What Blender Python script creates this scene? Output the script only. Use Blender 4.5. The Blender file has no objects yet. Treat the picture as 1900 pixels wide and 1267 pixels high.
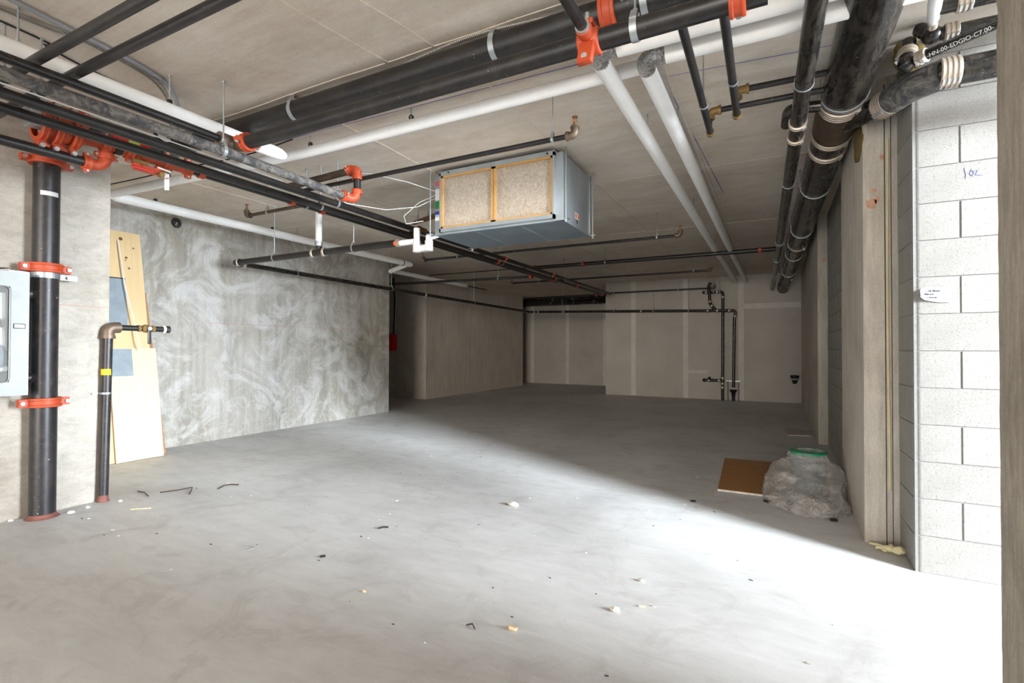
import bpy, bmesh, math, random
from mathutils import Vector, Matrix, noise
random.seed(7)
V = Vector
S = bpy.context.scene
C = S.collection
PI = math.pi

# ------------------------------------------------------------------ camera
F_PX, YAW, PITCH, ROLL, CAM_H = 933.7, 0.48177, 0.0124, 0.00254, 1.232
fwd = V((-math.sin(YAW)*math.cos(PITCH), math.cos(YAW)*math.cos(PITCH), math.sin(PITCH)))
rgt = V((math.cos(YAW), math.sin(YAW), 0))
dwn = fwd.cross(rgt)
r2 = rgt*math.cos(ROLL) - dwn*math.sin(ROLL)
d2 = rgt*math.sin(ROLL) + dwn*math.cos(ROLL)
cam = bpy.data.cameras.new('camera'); cam_o = bpy.data.objects.new('camera', cam); C.objects.link(cam_o)
cam.sensor_width = 36; cam.lens = 36*F_PX/1900; cam.clip_start = 0.05
cam_o.matrix_world = Matrix(((r2.x, -d2.x, -fwd.x, 0), (r2.y, -d2.y, -fwd.y, 0), (r2.z, -d2.z, -fwd.z, CAM_H), (0, 0, 0, 1)))
S.camera = cam_o

# ------------------------------------------------------------------ light
w = bpy.data.worlds.new('overcast_sky'); S.world = w; w.use_nodes = True
w.node_tree.nodes['Background'].inputs['Color'].default_value = (0.93, 0.96, 1.0, 1)
w.node_tree.nodes['Background'].inputs['Strength'].default_value = 1.5
def sun_lamp(name, az, el, angle, energy, col):               # az measured from +X towards +Y, both in degrees
    l = bpy.data.lights.new(name, 'SUN'); l.energy = energy; l.angle = math.radians(angle); l.color = col
    o = bpy.data.objects.new(name, l); C.objects.link(o); a, e = math.radians(az), math.radians(el)
    o.rotation_euler = (-V((math.cos(a)*math.cos(e), math.sin(a)*math.cos(e), math.sin(e)))).to_track_quat('-Z', 'Z').to_euler()
sun_lamp('sun_through_haze', -25.0, 18, 13, 8.2, (0.80, 0.90, 1.0))
sun_lamp('bright_sky_glow', -5, 5, 38, 13.5, (0.82, 0.91, 1.0))
rear = bpy.data.lights.new('rear_fill_lamp', 'AREA'); rear.shape = 'RECTANGLE'; rear.size = 4.0; rear.size_y = 2.2; rear.energy = 700; rear.color = (1.0, 0.92, 0.82)  # added fill lamp behind the camera, lifts the dim far walls
rear_o = bpy.data.objects.new('rear_fill_lamp', rear); C.objects.link(rear_o); rear_o.location = (1.5, -11.5, 2.0); rear_o.rotation_euler = V((-0.05, 1, 0)).to_track_quat('-Z', 'Z').to_euler()
S.view_settings.view_transform = 'Standard'; S.view_settings.look = 'None'
S.view_settings.exposure = 1.15; S.view_settings.gamma = 1.0; S.view_settings.use_curve_mapping = False

# ------------------------------------------------------------------ materials
def srgb(r, g, b):
    f = lambda c: (c/255/12.92) if c/255 <= 0.04045 else ((c/255+0.055)/1.055)**2.4
    return (f(r), f(g), f(b), 1)
class NT:
    def __init__(s, name):
        s.m = bpy.data.materials.new(name); s.m.use_nodes = True; s.t = s.m.node_tree
        s.b = s.t.nodes['Principled BSDF']; s.tc = s.t.nodes.new('ShaderNodeTexCoord')
    def n(s, typ, ins=None, **props):
        nd = s.t.nodes.new(typ)
        for k, v in props.items(): setattr(nd, k, v)
        for k, v in (ins or {}).items(): s.set(nd.inputs[k], v)
        return nd
    def set(s, inp, v):
        if hasattr(v, 'is_output'): s.t.links.new(v, inp)
        else: inp.default_value = v
    def mapped(s, scale=(1, 1, 1), rot=(0, 0, 0)):
        return s.n('ShaderNodeMapping', {'Vector': s.tc.outputs['Object'], 'Scale': scale, 'Rotation': rot}).outputs[0]
    def noise(s, scale, detail=5, rough=0.6, vec=None, dist=0.0):
        return s.n('ShaderNodeTexNoise', {'Vector': vec or s.tc.outputs['Object'], 'Scale': scale, 'Detail': detail, 'Roughness': rough, 'Distortion': dist}).outputs['Fac']
    def ramp(s, fac, stops):
        r = s.n('ShaderNodeValToRGB', {'Fac': fac}); e = r.color_ramp.elements
        while len(e) < len(stops): e.new(0.5)
        for el, (p, c) in zip(e, stops): el.position = p; el.color = c
        return r.outputs['Color']
    def mix(s, fac, a, b, mode='MIX'):
        m = s.n('ShaderNodeMix', data_type='RGBA', blend_type=mode)
        s.set(m.inputs[0], fac); s.set(m.inputs[6], a); s.set(m.inputs[7], b)
        return m.outputs[2]
    def math(s, op, a, b=0.0):
        m = s.n('ShaderNodeMath', operation=op); s.set(m.inputs[0], a); s.set(m.inputs[1], b); return m.outputs[0]
    def bump(s, h, strength=0.2, dist=0.01):
        b = s.n('ShaderNodeBump', {'Height': h, 'Strength': strength, 'Distance': dist}); s.t.links.new(b.outputs[0], s.b.inputs['Normal'])
    def out(s, col=None, rough=None, metal=None, **kw):
        if col is not None: s.set(s.b.inputs['Base Color'], col)
        if rough is not None: s.set(s.b.inputs['Roughness'], rough)
        if metal is not None: s.set(s.b.inputs['Metallic'], metal)
        for k, v in kw.items(): s.set(s.b.inputs[k.replace('_', ' ')], v)
        return s.m
W0 = (0, 0, 0, 1); W1c = (1, 1, 1, 1)
def gray(v): return (v, v, v, 1)

def concrete(name, lo, hi, scale=1.0, streak=(1, 1, 1), streak_amt=0.5, pits=0.25, pit_col=None, bump=0.25, rough=0.88):
    k = NT(name)
    a = k.noise(0.9*scale, 8, 0.62, dist=0.6)
    col = k.ramp(a, [(0.28, lo), (0.72, hi)])
    st = k.noise(3.0*scale, 7, 0.7, k.mapped(streak), 0.4)
    col = k.mix(streak_amt, col, k.ramp(st, [(0.33, gray(0.30)), (0.66, gray(0.70))]), 'OVERLAY')
    fine = k.noise(55*scale, 6, 0.75)
    col = k.mix(0.35, col, k.ramp(fine, [(0.3, gray(0.32)), (0.7, gray(0.68))]), 'OVERLAY')
    sp = k.noise(13*scale, 9, 0.8, dist=1.2)
    col = k.mix(k.math('MULTIPLY', k.ramp(sp, [(0.60, W0), (0.70, W1c)]), pits), col, pit_col or tuple(c*0.35 for c in lo[:3])+(1,))
    k.bump(k.math('ADD', fine, k.math('MULTIPLY', sp, 1.5)), bump, 0.004)
    return k.out(col, rough)

M = {}
# ceiling: board marked slab, streaks run along X-ish/diagonal grain, lighter laitance
k = NT('ceiling_concrete')
a = k.noise(0.7, 8, 0.6, dist=0.5); col = k.ramp(a, [(0.28, srgb(198, 185, 170)), (0.72, srgb(222, 211, 197))])
g = k.noise(1.0, 8, 0.72, k.mapped((1.6, 15, 1), (0, 0, -0.35)), 0.8)
col = k.mix(0.24, col, k.ramp(g, [(0.32, gray(0.30)), (0.66, gray(0.68))]), 'OVERLAY')
bb = k.noise(1.7, 8, 0.68, k.mapped((1, 1.8, 1), (0, 0, -0.4)), 1.2); col = k.mix(0.5, col, k.ramp(bb, [(0.34, gray(0.36)), (0.66, gray(0.62))]), 'OVERLAY')
b = k.noise(4.5, 10, 0.75, dist=1.6); col = k.mix(k.math('MULTIPLY', k.ramp(b, [(0.60, W0), (0.74, W1c)]), 0.35), col, srgb(120, 108, 96))
b2 = k.noise(9, 9, 0.8, dist=0.8); col = k.mix(k.math('MULTIPLY', k.ramp(b2, [(0.66, W0), (0.72, W1c)]), 0.3), col, srgb(110, 92, 78))
fn = k.noise(70, 5, 0.7); col = k.mix(0.25, col, k.ramp(fn, [(0.3, gray(0.35)), (0.7, gray(0.65))]), 'OVERLAY')
k.bump(k.math('ADD', k.math('MULTIPLY', g, 0.6), k.math('MULTIPLY', fn, 0.3)), 0.3, 0.006)
M['ceiling'] = k.out(col, 0.92)
# floor: steel trowelled, pale grey dust in sweeps
k = NT('floor_concrete')
a = k.noise(0.55, 9, 0.6, dist=0.8); col = k.ramp(a, [(0.27, srgb(182, 179, 176)), (0.55, srgb(203, 201, 198)), (0.75, srgb(214, 212, 209))])
g = k.noise(1.0, 9, 0.7, k.mapped((3.0, 11, 1), (0, 0, 0.5)), 0.6)
col = k.mix(0.42, col, k.ramp(g, [(0.33, gray(0.36)), (0.66, gray(0.62))]), 'OVERLAY')
h = k.noise(2.3, 8, 0.7, dist=1.5); col = k.mix(k.math('MULTIPLY', k.ramp(h, [(0.52, W0), (0.72, W1c)]), 0.5), col, srgb(160, 155, 150))
d = k.noise(38, 8, 0.8, dist=0.5); col = k.mix(k.math('MULTIPLY', k.ramp(d, [(0.69, W0), (0.73, W1c)]), 0.45), col, srgb(120, 112, 105))
fn = k.noise(90, 4, 0.7); col = k.mix(0.18, col, k.ramp(fn, [(0.3, gray(0.38)), (0.7, gray(0.62))]), 'OVERLAY')
k.bump(k.math('ADD', g, k.math('MULTIPLY', fn, 0.3)), 0.10, 0.004)
M['floor'] = k.out(col, k.math('ADD', 0.42, k.math('MULTIPLY', h, 0.25)))
# left shear wall: stained, white efflorescence with circular grinder swirls
k = NT('swirled_wall_concrete')
a = k.noise(0.8, 8, 0.62, dist=0.7); col = k.ramp(a, [(0.30, srgb(146, 139, 126)), (0.70, srgb(178, 173, 164))])
dr = k.noise(1.0, 8, 0.72, k.mapped((1, 7, 0.55)), 0.5)
col = k.mix(0.55, col, k.ramp(dr, [(0.35, gray(0.30)), (0.65, gray(0.70))]), 'OVERLAY')
wn = k.noise(1.6, 9, 0.7, dist=2.2)
col = k.mix(k.math('MULTIPLY', k.ramp(wn, [(0.46, W0), (0.62, W1c)]), 0.62), col, srgb(208, 207, 204))
wv = k.n('ShaderNodeTexNoise', {'Vector': k.tc.outputs['Object'], 'Scale': 1.9, 'Detail': 3.0}).outputs['Color']
dv = k.n('ShaderNodeVectorMath', {0: k.tc.outputs['Object'], 1: wv}, operation='ADD').outputs[0]
vo = k.n('ShaderNodeTexVoronoi', {'Vector': dv, 'Scale': 1.9, 'Randomness': 1.0}, feature='F1').outputs['Distance']
rg = k.math('SINE', k.math('ADD', k.math('MULTIPLY', vo, 42.0), k.math('MULTIPLY', k.noise(2.0, 3), 14.0)))
mk = k.math('MULTIPLY', k.ramp(k.noise(1.3, 6, 0.6, dist=1.0), [(0.46, W0), (0.60, W1c)]), k.ramp(rg, [(0.3, W0), (0.95, W1c)]))
col = k.mix(k.math('MULTIPLY', mk, 0.16), col, srgb(214, 213, 210))
yl = k.noise(1.0, 6, 0.7, k.mapped((1, 4.5, 0.8)), 1.0); col = k.mix(k.math('MULTIPLY', k.ramp(yl, [(0.58, W0), (0.75, W1c)]), 0.35), col, srgb(140, 122, 92))
fn = k.noise(60, 6, 0.75); col = k.mix(0.3, col, k.ramp(fn, [(0.3, gray(0.34)), (0.7, gray(0.66))]), 'OVERLAY')
k.bump(fn, 0.2, 0.004); M['wall_left'] = k.out(col, 0.85)
M['column_pale'] = concrete('column_concrete_pale', srgb(156, 148, 136), srgb(184, 177, 166), 1.5, (1, 1.5, 3.0), 0.4, 0.8, srgb(112, 102, 88))
M['wall_far'] = concrete('far_wall_concrete', srgb(182, 172, 160), srgb(208, 199, 187), 0.8, (1, 6, 0.5), 0.4, 0.15)
M['column_right'] = concrete('pilaster_concrete', srgb(168, 158, 144), srgb(196, 188, 175), 1.4, (5, 5, 0.7), 0.45, 0.45, srgb(120, 100, 82))
M['column_front'] = concrete('foreground_column_concrete', srgb(150, 138, 122), srgb(178, 168, 153), 1.6, (8, 8, 1.1), 0.6, 0.3)
M['plain_wall'] = concrete('plain_concrete', srgb(165, 158, 148), srgb(190, 184, 174), 0.8)
k = NT('concrete_block')
a = k.noise(2.0, 6, 0.6); col = k.ramp(a, [(0.3, srgb(132, 127, 120)), (0.7, srgb(152, 147, 140))])
p = k.noise(85, 6, 0.85); col = k.mix(k.math('MULTIPLY', k.ramp(p, [(0.53, W0), (0.64, W1c)]), 0.55), col, srgb(74, 70, 67))
k.bump(p, 0.5, 0.004); M['block'] = k.out(col, 0.95)
k = NT('mortar'); a = k.noise(40, 6, 0.8); M['mortar'] = k.out(k.ramp(a, [(0.3, srgb(112, 109, 105)), (0.7, srgb(134, 131, 127))]), 0.95)
k = NT('drywall_paper'); a = k.noise(1.4, 6, 0.6); M['drywall'] = k.out(k.ramp(a, [(0.3, srgb(176, 168, 158)), (0.7, srgb(190, 183, 173))]), 0.9)
k = NT('joint_compound'); a = k.noise(5, 6, 0.7); M['compound'] = k.out(k.ramp(a, [(0.3, srgb(196, 191, 183)), (0.7, srgb(212, 208, 200))]), 0.85)

def pipe_mat(name, base, dust, amt, rough=0.42, fleck=0.0, scale=6.0, metal=0.0, along=(1, 1, 1)):
    k = NT(name)
    a = k.noise(scale, 8, 0.75, k.mapped(along), 1.2)
    col = k.mix(k.math('MULTIPLY', k.ramp(a, [(0.45, W0), (0.72, W1c)]), amt), base, dust)
    if fleck:
        f = k.noise(60, 3, 0.6); col = k.mix(k.math('MULTIPLY', k.ramp(f, [(0.70, W0), (0.735, W1c)]), fleck), col, srgb(205, 200, 192))
    k.bump(a, 0.08, 0.002)
    return k.out(col, k.math('ADD', rough, k.math('MULTIPLY', a, 0.22)), metal)
M['black'] = pipe_mat('black_steel_pipe', srgb(26, 24, 24), srgb(74, 66, 58), 0.35, 0.30, 0.35)
M['brown'] = pipe_mat('rusty_steel_pipe', srgb(60, 46, 36), srgb(120, 96, 72), 0.6, 0.5, 0.1)
M['dusty'] = pipe_mat('dusty_plaster_splashed_pipe', srgb(58, 58, 60), srgb(150, 142, 132), 0.95, 0.6, 0.6, 11)
M['abs'] = pipe_mat('black_plastic_drain_pipe', srgb(17, 16, 16), srgb(104, 92, 78), 0.38, 0.17, 0.7, 7, 0.0, (3.0, 0.7, 3.0))
M['stand'] = pipe_mat('black_painted_standpipe', srgb(34, 32, 35), srgb(110, 96, 80), 0.25, 0.30, 0.6, 9)
M['insul'] = pipe_mat('white_pipe_insulation', srgb(240, 239, 236), srgb(226, 223, 218), 0.5, 0.5, 0.0, 3)
M['pvc'] = pipe_mat('white_plastic', srgb(232, 232, 232), srgb(210, 208, 204), 0.4, 0.35)
M['orange'] = pipe_mat('orange_painted_iron', srgb(184, 72, 36), srgb(136, 60, 40), 0.55, 0.42)
M['red'] = pipe_mat('red_enamel', srgb(200, 22, 20), srgb(160, 20, 20), 0.3, 0.32)
M['galv'] = pipe_mat('galvanized_steel', srgb(176, 182, 184), srgb(150, 156, 160), 0.5, 0.34, 0, 9, 0.75)
M['bolt'] = pipe_mat('zinc_bolt', srgb(196, 196, 194), srgb(160, 158, 154), 0.4, 0.3, 0, 20, 0.8)
M['band'] = pipe_mat('steel_band_clamp', srgb(190, 178, 164), srgb(150, 132, 114), 0.5, 0.34, 0, 14, 0.7)
M['brass'] = pipe_mat('brass_fitting', srgb(150, 120, 74), srgb(108, 92, 72), 0.5, 0.38, 0, 16, 0.6)
M['iron'] = pipe_mat('malleable_iron_fitting', srgb(108, 92, 78), srgb(146, 128, 110), 0.6, 0.4, 0, 16, 0.55)
M['copper'] = pipe_mat('tarnished_copper', srgb(104, 74, 48), srgb(140, 104, 72), 0.6, 0.42, 0, 8, 0.5)
k = NT('crumpled_foil_tape'); a = k.noise(38, 8, 0.8, dist=2.0); k.bump(a, 1.0, 0.02)
M['foil'] = k.out(k.ramp(a, [(0.42, srgb(120, 116, 112)), (0.6, srgb(226, 224, 222))]), 0.28, 0.85)
k = NT('mineral_wool'); a = k.noise(45, 8, 0.85, dist=1.5); k.bump(a, 1.0, 0.03); M['wool'] = k.out(k.ramp(a, [(0.35, srgb(84, 66, 26)), (0.65, srgb(186, 158, 88))]), 1.0)
# air handler
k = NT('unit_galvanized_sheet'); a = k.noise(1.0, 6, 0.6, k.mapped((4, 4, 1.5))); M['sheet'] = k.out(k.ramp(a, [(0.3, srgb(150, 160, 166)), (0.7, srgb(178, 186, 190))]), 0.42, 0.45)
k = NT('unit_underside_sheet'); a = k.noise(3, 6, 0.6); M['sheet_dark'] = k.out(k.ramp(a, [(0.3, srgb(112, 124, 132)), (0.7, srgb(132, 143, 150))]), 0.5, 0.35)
k = NT('fibre_filter_media'); a = k.noise(1.0, 7, 0.75, k.mapped((55, 1, 90), (0, 0.6, 0)), 0.5); a2 = k.noise(1.0, 6, 0.7, k.mapped((60, 1, 40), (0, -0.7, 0)), 0.5)
mm = k.math('MULTIPLY', k.math('ADD', a, a2), 0.5); k.bump(mm, 0.9, 0.02)
M['filter'] = k.out(k.ramp(mm, [(0.38, srgb(166, 150, 130)), (0.62, srgb(216, 204, 188))]), 0.95)
k = NT('kraft_cardboard'); a = k.noise(6, 5, 0.6); M['card'] = k.out(k.ramp(a, [(0.3, srgb(182, 138, 82)), (0.7, srgb(206, 164, 106))]), 0.85)
# wood
def wood(name, lo, hi, rot=(0, 0, 0)):
    k = NT(name); a = k.noise(1.0, 8, 0.65, k.mapped((2, 34, 1.1), rot), 0.8)
    k.bump(a, 0.08, 0.002); return k.out(k.ramp(a, [(0.3, lo), (0.7, hi)]), 0.5)
M['birch'] = wood('birch_veneer', srgb(212, 182, 134), srgb(226, 198, 152))
M['birch_pale'] = wood('pale_birch_veneer', srgb(226, 202, 162), srgb(236, 214, 178))
M['brownwood'] = wood('reddish_brown_panel', srgb(156, 106, 66), srgb(176, 124, 82))
M['knot'] = NT('wood_knot').out(srgb(112, 72, 36), 0.6)
k = NT('brown_board_face'); a = k.noise(1.0, 7, 0.65, k.mapped((5, 16, 1)), 1.4); M['boardface'] = k.out(k.ramp(a, [(0.3, srgb(146, 98, 52)), (0.7, srgb(172, 122, 70))]), 0.5)
def flat(name, c, rough=0.6, metal=0.0, amt=0.12, sc=8):
    k = NT(name); a = k.noise(sc, 5, 0.6)
    lo = tuple(x*(1-amt) for x in c[:3])+(1,); hi = tuple(min(1, x*(1+amt)) for x in c[:3])+(1,)
    return k.out(k.ramp(a, [(0.3, lo), (0.7, hi)]), rough, metal)
M['bluegrey'] = flat('blue_grey_enamel_plate', srgb(140, 150, 156), 0.42)
M['cabinet'] = flat('grey_enamel_cabinet', srgb(158, 164, 162), 0.4)
M['dark'] = flat('black_rubber', srgb(20, 19, 19), 0.6)
M['white'] = flat('white_paper', srgb(228, 228, 226), 0.7, 0, 0.03)
M['greenlbl'] = flat('green_label', srgb(24, 128, 60), 0.5)
M['bluelbl'] = flat('blue_label', srgb(46, 48, 140), 0.5)
M['cyanlbl'] = flat('light_blue_label', srgb(140, 190, 222), 0.5)
M['pinklbl'] = flat('pink_label', srgb(206, 92, 112), 0.5)
M['orangelbl'] = flat('orange_sticker', srgb(240, 96, 40), 0.5)
M['yellow'] = flat('yellow_tape', srgb(246, 206, 0), 0.45)
M['limelbl'] = flat('yellow_green_label', srgb(176, 186, 76), 0.5)
M['chalk'] = flat('blue_chalk', srgb(84, 92, 172), 0.9)
M['spray'] = flat('salmon_spray_paint', srgb(190, 146, 122), 0.9, 0, 0.2, 30)
M['redchalk'] = flat('red_chalk', srgb(186, 120, 108), 0.9)
M['ink'] = flat('dark_ink', srgb(14, 8, 24), 0.8)
M['greylettering'] = flat('pale_print', srgb(196, 194, 190), 0.6)
M['conduit'] = pipe_mat('grey_flexible_conduit', srgb(140, 142, 146), srgb(168, 168, 170), 0.5, 0.5)
k = NT('armoured_cable'); wv = k.n('ShaderNodeTexWave', {'Vector': k.tc.outputs['Object'], 'Scale': 55.0, 'Distortion': 0.0}, wave_type='BANDS', bands_direction='DIAGONAL').outputs['Fac']
k.bump(wv, 0.6, 0.004); M['armour'] = k.out(k.ramp(wv, [(0.3, srgb(88, 80, 74)), (0.7, srgb(206, 200, 192))]), 0.4, 0.4)
M['backer'] = flat('cream_sealant_bead', srgb(206, 190, 148), 0.7)
M['caulk_red'] = flat('red_brown_firestop', srgb(120, 76, 66), 0.8, 0, 0.3, 20)
M['green_plastic'] = flat('green_plastic', srgb(20, 140, 92), 0.35)
M['stick'] = flat('dark_twig', srgb(62, 50, 44), 0.8, 0, 0.3, 30)
M['chip'] = flat('concrete_chip', srgb(205, 198, 188), 0.9, 0, 0.25, 40)
M['pale_wood'] = flat('pale_wood_sliver', srgb(216, 190, 150), 0.7)
k = NT('latex_rubber'); M['latex'] = k.out(srgb(228, 216, 170), 0.5); k.b.inputs['Subsurface Weight'].default_value = 0.1
k = NT('clear_window'); k.t.nodes.remove(k.b); o_ = k.t.nodes['Material Output']
tr = k.n('ShaderNodeBsdfTransparent', {'Color': (0.93, 0.95, 0.95, 1)}).outputs[0]; gl = k.n('ShaderNodeBsdfGlossy', {'Roughness': 0.05}).outputs[0]
k.t.links.new(k.n('ShaderNodeMixShader', {0: 0.07, 1: tr, 2: gl}).outputs[0], o_.inputs['Surface']); M['glass'] = k.m
# crumpled clear polythene: thin film, partly see-through, glossy creases
k = NT('clear_polythene'); k.t.nodes.remove(k.b); o_ = k.t.nodes['Material Output']
a = k.noise(13, 8, 0.7, dist=1.8); bp = k.n('ShaderNodeBump', {'Height': a, 'Strength': 0.9, 'Distance': 0.03}).outputs[0]
tr = k.n('ShaderNodeBsdfTransparent', {'Color': (0.97, 0.96, 0.95, 1)}).outputs[0]
df = k.n('ShaderNodeBsdfDiffuse', {'Color': srgb(206, 200, 194), 'Normal': bp}).outputs[0]
gl = k.n('ShaderNodeBsdfGlossy', {'Color': (1, 1, 1, 1), 'Roughness': 0.16, 'Normal': bp}).outputs[0]
m1 = k.n('ShaderNodeMixShader', {0: 0.35, 1: df, 2: gl}).outputs[0]
fac = k.math('ADD', 0.30, k.math('MULTIPLY', k.ramp(a, [(0.42, W0), (0.62, W1c)]), 0.50))
m2 = k.n('ShaderNodeMixShader', {0: fac, 1: tr, 2: m1}).outputs[0]; k.t.links.new(m2, o_.inputs['Surface']); M['poly'] = k.m

# ------------------------------------------------------------------ mesh builder
def perp(d):
    d = d.normalized(); a = V((0, 0, 1)) if abs(d.z) < 0.9 else V((1, 0, 0))
    u = a.cross(d).normalized(); return u, d.cross(u).normalized()
def fillet(path, rad, n=6):
    path = [V(p) for p in path]; out = [path[0]]
    for i in range(1, len(path)-1):
        a, b, c = path[i-1], path[i], path[i+1]
        d1 = (a-b).normalized(); d2_ = (c-b).normalized(); ang = d1.angle(d2_)
        if ang > 3.05: out.append(b); continue
        t = min(rad/math.tan(ang/2), (a-b).length*0.49, (c-b).length*0.49)
        p, q = b+d1*t, b+d2_*t; r = t*math.tan(ang/2)
        cen = b+(d1+d2_).normalized()*math.hypot(r, t)
        u = (p-cen); v_ = (q-cen)
        th = u.angle(v_) if u.length > 1e-6 and v_.length > 1e-6 else 0.0
        for j in range(n+1):
            f = j/n
            out.append(cen+(u*math.sin((1-f)*th)+v_*math.sin(f*th))/math.sin(th) if th > 1e-4 else b)
    out.append(path[-1]); return out
class G:
    def __init__(s): s.v = []; s.f = []
    def add(s, vs, fs):
        o = len(s.v); s.v += [V(x) for x in vs]; s.f += [tuple(i+o for i in f) for f in fs]; return s
    def tube(s, path, r, n=14, caps=True):
        path = [V(p) for p in path]; m = len(path); rr = r if isinstance(r, (list, tuple)) else [r]*m
        u = None; vs = []; fs = []
        for i, p in enumerate(path):
            d = ((path[min(i+1, m-1)]-path[max(i-1, 0)])).normalized()
            if u is None: u, w_ = perp(d)
            else:
                u = (u-d*u.dot(d)).normalized(); w_ = d.cross(u)
            for j in range(n):
                a = 2*PI*j/n; vs.append(p+(u*math.cos(a)+w_*math.sin(a))*rr[i])
        for i in range(m-1):
            for j in range(n):
                k_ = (j+1) % n; fs.append((i*n+j, i*n+k_, (i+1)*n+k_, (i+1)*n+j))
        if caps: fs.append(tuple(reversed(range(n)))); fs.append(tuple((m-1)*n+j for j in range(n)))
        return s.add(vs, fs)
    def cyl(s, a, b, r, rb=None, n=14): return s.tube([a, b], [r, r if rb is None else rb], n)
    def box(s, x0, x1, y0, y1, z0, z1):
        return s.add([(x0, y0, z0), (x1, y0, z0), (x1, y1, z0), (x0, y1, z0), (x0, y0, z1), (x1, y0, z1), (x1, y1, z1), (x0, y1, z1)],
                     [(0, 3, 2, 1), (4, 5, 6, 7), (0, 1, 5, 4), (1, 2, 6, 5), (2, 3, 7, 6), (3, 0, 4, 7)])
    def obox(s, c, ax, ay, az):
        c, ax, ay, az = V(c), V(ax), V(ay), V(az)
        return s.add([c+ax*i+ay*j+az*k_ for k_ in (-1, 1) for (i, j) in ((-1, -1), (1, -1), (1, 1), (-1, 1))],
                     [(0, 3, 2, 1), (4, 5, 6, 7), (0, 1, 5, 4), (1, 2, 6, 5), (2, 3, 7, 6), (3, 0, 4, 7)])
    def lathe(s, c, axis, prof, n=20, a0=0.0, a1=2*PI, ref=None):
        c = V(c); d = V(axis).normalized(); u, w_ = perp(d)
        if ref is not None: u = (V(ref)-d*V(ref).dot(d)).normalized(); w_ = d.cross(u)
        full = abs(a1-a0-2*PI) < 1e-6; vs = []; fs = []; m = len(prof); cnt = n if full else n+1
        for j in range(cnt):
            a = a0+(a1-a0)*j/n; e = u*math.cos(a)+w_*math.sin(a)
            for (r, h) in prof: vs.append(c+e*r+d*h)
        for j in range(n):
            k_ = (j+1) % cnt
            for i in range(m-1): fs.append((j*m+i, k_*m+i, k_*m+i+1, j*m+i+1))
        return s.add(vs, fs)
    def band(s, c, axis, ri, ro, w_, n=22):
        return s.lathe(c, axis, [(ri, -w_/2), (ro, -w_/2), (ro, w_/2), (ri, w_/2), (ri, -w_/2)], n)
    def prism(s, poly, z0, z1):
        n = len(poly); vs = [(x, y, z0) for x, y in poly]+[(x, y, z1) for x, y in poly]
        return s.add(vs, [tuple(reversed(range(n))), tuple(range(n, 2*n))]+[(i, (i+1) % n, n+(i+1) % n, n+i) for i in range(n)])
    def ball(s, c, rx, ry=None, rz=None, n=12, m=8):
        ry = ry or rx; rz = rz or rx; c = V(c)
        vs = [c+V((0, 0, -rz))]; fs = []
        for i in range(1, m):
            t = -PI/2+PI*i/m
            for j in range(n):
                a = 2*PI*j/n; vs.append(c+V((rx*math.cos(t)*math.cos(a), ry*math.cos(t)*math.sin(a), rz*math.sin(t))))
        vs.append(c+V((0, 0, rz))); top = len(vs)-1
        for j in range(n):
            k_ = (j+1) % n; fs.append((0, 1+k_, 1+j)); fs.append((top, 1+(m-2)*n+j, 1+(m-2)*n+k_))
            for i in range(m-2): fs.append((1+i*n+j, 1+i*n+k_, 1+(i+1)*n+k_, 1+(i+1)*n+j))
        return s.add(vs, fs)
ORG = {}
def tag(o, label=None, cat=None, group=None, kind=None):
    if label: o['label'] = label
    if cat: o['category'] = cat
    if group: o['group'] = group
    if kind: o['kind'] = kind
    return o
def thing(name, label, cat, base=(0, 0, 0), group=None):
    o = bpy.data.objects.new(name, None); o.empty_display_size = 0.1; C.objects.link(o); o.location = base
    ORG[o.name] = V(base); return tag(o, label, cat, group)
def put(name, g, mat, parent=None, smooth=True, angle=0.6, base=None, bevel=0.0):
    org = ORG[parent.name] if parent is not None else V(base or (0, 0, 0))
    me = bpy.data.meshes.new(name); me.from_pydata([tuple(p-org) for p in g.v], [], g.f)
    bm = bmesh.new(); bm.from_mesh(me); bmesh.ops.recalc_face_normals(bm, faces=bm.faces)
    if bevel: bmesh.ops.bevel(bm, geom=[e for e in bm.edges if len(e.link_faces) == 2 and e.calc_face_angle() > 0.9], offset=bevel, segments=2, profile=0.6, affect='EDGES')
    bm.to_mesh(me); bm.free()
    if smooth:
        me.shade_smooth()
        me.set_sharp_from_angle(angle=angle)
    me.materials.append(M[mat] if isinstance(mat, str) else mat)
    o = bpy.data.objects.new(name, me); C.objects.link(o)
    if parent is not None: o.parent = parent
    else: o.location = org
    ORG[o.name] = org
    return o
def struct(name, g, mat, parent=None, **kw):
    o = put(name, g, mat, parent, **kw)
    if parent is None: o['kind'] = 'structure'
    return o
def text_mesh(name, body, size, origin, xdir, ydir, mat, parent, align='LEFT', shear=0.0, off=0.0):
    cu = bpy.data.curves.new(name, 'FONT'); cu.body = body; cu.size = size; cu.align_x = align; cu.shear = shear; cu.resolution_u = 3; cu.extrude = 0.0004; cu.offset = off
    to = bpy.data.objects.new(name+'_tmp', cu); C.objects.link(to); bpy.context.view_layer.update()
    me = bpy.data.meshes.new_from_object(to.evaluated_get(bpy.context.evaluated_depsgraph_get()))
    C.objects.unlink(to); bpy.data.objects.remove(to)
    x = V(xdir).normalized(); y = V(ydir).normalized(); z = x.cross(y)
    org = ORG[parent.name]
    for vt in me.vertices: vt.co = V(origin)+x*vt.co.x+y*vt.co.y+z*vt.co.z-org
    me.materials.clear(); me.materials.append(M[mat])
    o = bpy.data.objects.new(name, me); C.objects.link(o); o.parent = parent; ORG[o.name] = org
    return o
HC = 2.95

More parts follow.
